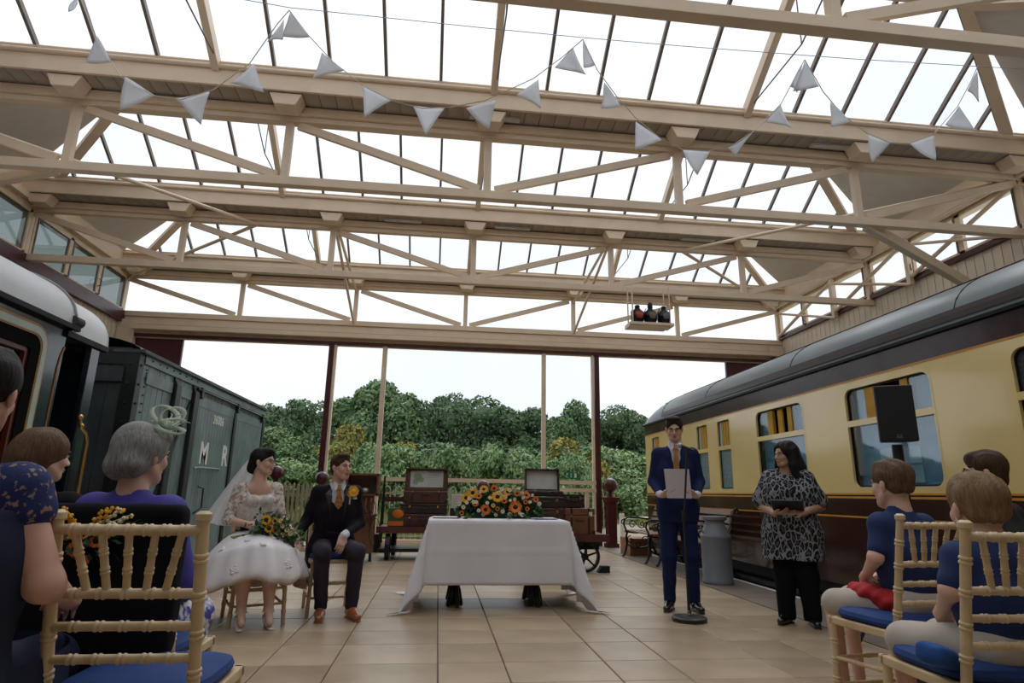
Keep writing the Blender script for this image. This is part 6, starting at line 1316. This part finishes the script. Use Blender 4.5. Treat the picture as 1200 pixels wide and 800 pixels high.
    # hair: dark wavy bun
    s = SDF(.005); T = lambda *p: hc+R @ (V3(*p)*.96)
    s.ell(T(0, -.018, .045), (.083, .101, .086), R, .02); s.ell(T(0, -.075, -.02), (.07, .05, .055), R, .03); s.ell(T(.0, -.095, -.055), (.062, .045, .05), R, .02); s.ell(T(0, .045, .098), (.05, .045, .03), R, .03)
    s.ell(T(0, .112, -.028), (.083, .062, .095), R, .015, 's')
    for q in (-1, 1): s.ell(T(q*.088, .0, -.022), (.024, .024, .034), R, .008, 's')
    s.disp = hairdisp(.0035, 9, hc, R, 1, 55); skin('hair', s, H_BLK, t)
    for k in range(2): MB().ell(T(.083*(1-2*k), -.008, -.045), .005).build('earring', mat('pearl', (.7, .68, .62), .2), t, smooth=True)
    # veil
    b = MB()
    def vl(u, v):
        a = (u-.5)*2; top = T(0, -.045, .10); x = top[0]+(.045+.17*v)*a+.17*v+.012*math.sin(u*22)*v; y = top[1]-.035-.14*v**.7+.03*math.cos(u*19)*v; z = top[2]-.62*v**1.1-.015*math.cos(a*3)*v-.03*a*a*(1-v); return (x, y, z)
    b.grid(vl, 40, 16); b.build('veil', veilmat('veil_tulle', (.82, .82, .84), .74), t, smooth=True, autosm=None)
    for q in (1, -1):
        a = an[q]; d = V3(q*.12, 1, 0); d = d/np.linalg.norm(d); o = SDF(.005); o.cap(a+V3(0, -.02, -.06), a+d*.03+V3(0, 0, -.07), .038, .036, .02); o.cap(a+d*.03+V3(0, 0, -.08), a+d*.14+V3(0, 0, -.115), .036, .030, .03); o.cut(a+V3(0, 0, -.055)+d*.0, V3(0, .6, 1)); o.cut(V3(0, 0, .006), (0, 0, -1)); sh_ = skin('shoe', o, mat('ivory_satin_shoe', (.58, .50, .46), .35), t)
        MB().tube([Vector(a+V3(0, -.035, -.08)), Vector((a[0], a[1]-.04, .0))], [.026, .014], 8).build('heel', MATS['ivory_satin_shoe'], sh_, smooth=True)
        MB().tube([Vector(a+V3(.042*math.cos(k*.52), .01+.042*math.sin(k*.52), -.015)) for k in range(13)], .006, 6).build('ankle_strap', MATS['ivory_satin_shoe'], sh_, smooth=True)
    return t
t = bride(); place(t, -1.55, 5.66, math.pi+.42)
bq = thing('bouquet', 'sunflower bouquet with green leaves held in the lap of the bride', 'flowers')
rr = random.Random(12)
for k in range(9): MB().tube([(.19+rr.uniform(-.02, .02), .25+rr.uniform(-.02, .02), .66+rr.uniform(-.02, .02)), (-.02, .30, .72)], .005, 5).build('stem', mat('bouquet_stem', (.17, .20, .05), .6), bq)
P_ = [(-.10+rr.gauss(0, .075), .30+rr.gauss(0, .035), .735+rr.gauss(0, .05)) for k in range(420)]
leafy('foliage', P_, .05, bq, DGRN); leafy('pale_foliage', [(x, y-.02, z) for x, y, z in P_[:80]], .05, bq, mat('sage_leaf', (.20, .26, .14), .6))
leafy('trailing_foliage', [(-.22-abs(rr.gauss(0, .05)), .33, .66+rr.gauss(0, .025)) for k in range(70)], .05, bq, GRN)
for (x, z, r, m_) in ((-.03, .81, .045, YF), (-.06, .745, .042, YF), (-.115, .725, .034, OF), (-.10, .80, .03, YF)): sun((x, .345, z), r, (.1, 1, .3), bq, m_)
for (x, z) in ((-.145, .80), (-.16, .76), (-.20, .73), (-.08, .69), (-.17, .69), (-.23, .70)): daisy((x, .345, z), .024, (0, 1, .3), bq, CR)
place(bq, -1.55, 5.66, math.pi+.42)

# ---------------------------------------------------------------- guests seen from behind
def seated(label, H, headyaw, hairm, skinm, topm, botm, sc=1.0, pitch=-.05, roll=0, sleeve='long', hz=None, hair='short', armR=None, armL=None, glasses=False, kn=None, shoes=None, legbare=False, nm='person', shw=1.0, fat=1.0, lean=0, h=.007, hs=None):
    """H is the height of the crown above the floor when seated"""
    t = thing(nm, label, 'person'); hs = hs or sc; hz = hz or (H-.125*hs); q_ = (hz-.45)/.80
    Z = lambda v: .45+v*q_
    J = joints(pelvis=(0, 0, Z(.10)), waist=(0, lean*.3, Z(.24)), chest=(0, lean*.7, Z(.42)), neck=(0, lean, Z(.64)), sR=(.145*sc*shw, lean, Z(.565)), sL=(-.145*sc*shw, lean, Z(.565)), ax=(1, 0, 0)); hc = V3(0, lean+.03, hz); R = headR(headyaw, pitch, roll)
    s = SDF(h*.85); head(s, hc, R, hs); s.cap(J['neck']-V3(0, 0, .06), hc+R @ V3(0, -.03, -.06)*hs, .052*sc*fat, .048*sc, .03); torso(s, J, -.03*sc, sc*.8, sc*.85)
    aR = [V3(*p) for p in (armR or ((.24*sc, .03, Z(.26)), (.12*sc, .26*sc, Z(.18))))]; aL = [V3(*p) for p in (armL or ((-.24*sc, .03, Z(.26)), (-.12*sc, .26*sc, Z(.18))))]
    for q, A, sh in ((1, aR, J['sR']), (-1, aL, J['sL'])):
        limb(s, sh, A[0], A[1], (.046*sc*fat, .040*sc*fat, .026*sc)); hand(s, A[1], (A[1]-A[0])/np.linalg.norm(A[1]-A[0])+V3(-q*.3, 0, 0), (0, .2, 1), -q, .45, sc*.92)
    K = {1: V3(*(kn[0] if kn else (.11*sc, .42*sc, .50*sc+.02))), -1: V3(*(kn[1] if kn else (-.11*sc, .42*sc, .50*sc+.02)))}
    A_ = {q: V3(K[q][0], K[q][1]-.03, .10) for q in (1, -1)}
    if legbare:
        for q in (1, -1): s.cap(K[q]*.75+V3(q*.08*sc, 0, .54)*.25, K[q]-V3(0, 0, .012), .050*sc, .050*sc, .02); s.cap(K[q]-V3(0, 0, .012), A_[q], .047*sc, .032*sc, .02)
    skin('body', s, skinm, t); face_parts(t, hc, R, hs, hairm, glasses=glasses)
    s = SDF(h); torso(s, J, .006*sc, sc*shw*.95, sc*fat*.95, k=.07*sc)
    for q, A, sh in ((1, aR, J['sR']), (-1, aL, J['sL'])):
        sh2 = sh+V3(q*.015, 0, -.005)
        if sleeve == 'long': limb(s, sh2, A[0], A[1]-(A[1]-A[0])*.1, (.060*sc*fat, .050*sc*fat, .040*sc), 0, .035)
        elif sleeve == 'short': e = sh2+(A[0]-sh2)*.70; s.cap(sh2, e, .058*sc*fat, .056*sc*fat, .03); s.cut(V3(0, 0, 0)+e, -(V3(0,0,1)), .004) if 0 else None
        else: e = sh2+(A[0]-sh2)*.22; s.cap(sh2, e, .062*sc*fat, .058*sc*fat, .03)
    if sleeve == 'short':
        cc = SDF(.006); cc.cap(J['neck']-V3(0, .0, .055), J['neck']+V3(0, -.002, -.015), .066*sc, .058*sc, .01); cc.cut(J['neck']+V3(0, 0, .0), (0, -.45, 1)); skin('collar', cc, topm, t)
    s.cap(J['neck']-V3(0, 0, .02), hc, .05*sc, .07*sc, .01, 's'); s.cut((0, 0, .46), (0, 0, -1)); s.disp = folds(.0045, 21, 15, 11); skin('top', s, topm, t)
    s = SDF(h)
    for q in (1, -1):
        s.cap(V3(q*.08*sc, .0, .545), K[q] if not legbare else V3(q*.08*sc, .0, .545)+(K[q]-V3(q*.08*sc, .0, .545))*.93, .092*sc, .084*sc, .04)
        if not legbare: s.cap(K[q], A_[q], .072*sc, .058*sc, .03)
    s.cap(V3(-.07*sc, -.02, .56), V3(.07*sc, -.02, .56), .10*sc, .10*sc, .05); s.cut((0, 0, .055), (0, 0, -1)); s.disp = folds(.003, 31); skin('trousers' if not legbare else 'shorts', s, botm, t)
    for q in (1, -1): shoe(t, A_[q][:2], (q*.1, 1), shoes or BSH, .26*sc, .042*sc)
    return t, hc, R, J
# grey haired woman
PURP = mat('violet_blue_jacket', (.045, .035, .26), .75, var=.06)
FLOR = two_tone('blue_floral_skirt', (.05, .05, .30), (.62, .62, .66), 22, .5, .05, .8)
t, hc, R, J = seated('grey haired woman in a violet blue jacket with a pale green fascinator', 1.295, -.35, H_GRY, SK3, PURP, FLOR, .98, hair='x', fat=1.05)
s = SDF(.005); T = lambda *p: hc+R @ (V3(*p)*1.0)
s.ell(T(0, -.022, .040), (.100, .115, .098), R, .02); s.ell(T(0, -.07, -.035), (.090, .065, .065), R, .03); s.ell(T(0, .03, .085), (.08, .06, .035), R, .03); s.ell(T(0, .125, -.035), (.09, .065, .10), R, .02, 's')
for q in (-1, 1): s.ell(T(q*.10, .02, -.035), (.03, .022, .030), R, .01, 's')
s.disp = hairdisp(.005, 14, hc, R, 1, 45); skin('hair', s, H_GRY, t)
sk_ = MB(); sk_.grid(lambda u, v: ((.16+.10*v+.012*math.sin(30*u))*math.cos(2*math.pi*u)*1.0+.06*v, .30+(.16+.05*v)*math.sin(2*math.pi*u), .52-.40*v), 50, 10, closed=True); sk_.build('floral_skirt', FLOR, t, smooth=True)
place(t, -1.21, 2.66, -.12)
FAS = veilmat('sinamay_green', (.66, .74, .64), .95)
fs = thing('fascinator', 'pale green looped fascinator worn on the grey hair', 'hat'); Tw = lambda *p: Vector(hc)+Matrix(R.tolist()) @ Vector(p)
for k in range(6):
    a0 = k*1.05; r0 = .045+.012*(k % 3); P = []
    for j in range(17):
        a = 2*math.pi*j/16; P.append(Vector((.065+r0*.8*math.cos(a0)*(1-math.cos(a))*.8+.012*math.sin(a), .02+r0*math.sin(a)*.8, .115+r0*math.sin(a0)*(1-math.cos(a))*.5+.035*math.sin(a*.5))))
    b = MB(); W = []
    for p in P: W += [Tw(*p), Tw(*(p+Vector((.004, .016, .012))))]
    b.add(W, [(2*i, 2*i+2, 2*i+3, 2*i+1) for i in range(16)]); b.build('loop', FAS, fs, smooth=True, autosm=None, solid=.0012)
for k in range(5):
    a = k*.8-.6; MB().tube([Tw(.07, .02, .12), Tw(.07+.05*math.cos(a), .03+.02*k*.3, .15+.03*math.sin(a)), Tw(.07+.10*math.cos(a), .05, .13+.06*math.sin(a))], [.004, .003, .001], 5).build('quill', FAS, fs)
MB().ell(Tw(.07, .03, .12), .014).build('knot', FAS, fs, smooth=True)
place(fs, -1.21, 2.66, -.12)
# woman in navy lace
NLACE = two_tone('navy_lace', (.006, .016, .10), (.30, .19, .15), 60, .60, .03, .8, bump=.5); NDRS = mat('navy_dress', (.004, .008, .035), .8)
t, hc, R, J = seated('black haired woman in a navy lace dress at the left edge', 1.42, .15, H_BLK, SK3, NLACE, NDRS, 1.0, sleeve='cap', armR=((.255, .02, .80), (.20, .28, .72)), fat=1.12, shw=1.05)
s = SDF(.0055); T = lambda *p: hc+R @ (V3(*p)*1.0)
s.ell(T(0, -.022, .045), (.092, .108, .092), R, .02); s.ell(T(0, -.09, .0), (.06, .06, .06), R, .03); s.cap(T(-.0, -.07, -.03), T(.0, -.06, -.17), .05, .03, .03); s.ell(T(0, .12, -.03), (.088, .065, .10), R, .015, 's')
s.disp = hairdisp(.004, 16, hc, R); skin('hair', s, H_BLK, t)
s = SDF(.009); torso(s, J, .020, 1.05, 1.12); s.cut((0, 0, .99), (0, 0, 1)); s.cut((0, 0, .46), (0, 0, -1)); skin('dress', s, NDRS, t)
sk_ = MB(); sk_.grid(lambda u, v: ((.24+.06*v)*math.cos(2*math.pi*u), .16+(.32+.04*v)*math.sin(2*math.pi*u), .60-.45*v), 50, 8, closed=True); sk_.build('skirt', NDRS, t, smooth=True)
place(t, -1.27, 1.80, .05)
# brown haired guest
t, hc, R, J = seated('brown haired guest seated between the navy and the violet dressed women', 1.30, -.65, H_LBR, SK1, BLKT, BLKT, .96)
s = SDF(.0055); T = lambda *p: hc+R @ (V3(*p)*1.0); s.ell(T(0, -.02, .035), (.094, .112, .096), R, .02); s.cap(T(0, -.06, -.02), T(0, -.06, -.14), .085, .06, .03); s.ell(T(0, .125, -.035), (.085, .065, .10), R, .02, 's'); s.disp = hairdisp(.003, 18, hc, R); skin('hair', s, H_LBR, t)
place(t, -1.78, 3.0, .05)
# boy with the red cloth
POLO = mat('royal_navy_polo', (.006, .022, .10), .8, var=.08); SHORT = mat('stone_shorts', (.46, .40, .34), .8, var=.06)
t, hc, R, J = seated('boy in a blue polo shirt and pale shorts with a red cloth', 1.25, .08, H_LBR, SK1, POLO, SHORT, .86, hs=1.02, sleeve='short', legbare=True, armL=((-.20, -.01, .77), (-.10, .17, .66)), armR=((.19, .04, .74), (.06, .22, .66)), shoes=SHIRT, shw=1.0, kn=((-.06, .36, .52), (-.24, .27, .52)))
short_hair(t, hc, R, 1.02, H_LBR, 22, 1.02, -.005, -.035)
s = SDF(.006); s.ell(V3(-.15, .12, .59), (.06, .12, .05), None, .03); s.ell(V3(-.10, .0, .56), (.10, .07, .06), None, .03); s.disp = folds(.006, 3, 40, 40); rc = thing('red_cloth', 'red cloth in the lap of the boy in the blue polo', 'cloth'); skin('cloth', s, mat('red_cotton', (.42, .012, .02), .8), rc)
place(t, 2.36, 2.98, .14); place(rc, 2.36, 2.98, .14)
# nearest blond boy
t, hc, R, J = seated('nearest blond boy in a navy polo shirt seen from behind', 1.15, -.15, H_BLD, SK1, POLO, SHORT, .84, hs=1.04, sleeve='short', legbare=True, armL=((-.185, -.01, .74), (-.10, .16, .64)), armR=((.185, .03, .72), (.06, .2, .66)), shoes=SHIRT, kn=((.0, .34, .52), (-.20, .28, .52)))
short_hair(t, hc, R, 1.04, H_BLD, 23, 1.03, -.005, -.03)
place(t, 2.00, 2.10, -.06)
jk = thing('blue_jumper', 'blue folded jumper on the seat beside the blond boy', 'clothes'); s = SDF(.008); s.box(V3(1.72, 2.06, .53), (.07, .03, .008), .02, rotm(.3, 0, .35), k=.02); s.ell(V3(1.69, 2.05, .56), (.04, .02, .02), None, .03); s.disp = folds(.004, 9, 40, 40); skin('jumper', s, mat('cobalt_wool', (.008, .06, .24), .85), jk)
# man in glasses at the right
t, hc, R, J = seated('dark haired man in glasses and dark suit at the right edge', 1.33, .30, H_BRN, SK1, mat('charcoal_suit', (.015, .015, .018), .8), BLKT, 1.0, glasses=True)
short_hair(t, hc, R, 1.0, H_BRN, 31, 1.0, -.012)
c = SDF(.006); c.cap(J['neck']-V3(0, .0, .04), J['neck']+V3(0, .010, .02), .064, .058, .01); c.cut(J['neck']+V3(0, 0, .02), (0, -.3, 1)); skin('shirt_collar', c, SHIRT, t)
place(t, 3.13, 3.20, .45)
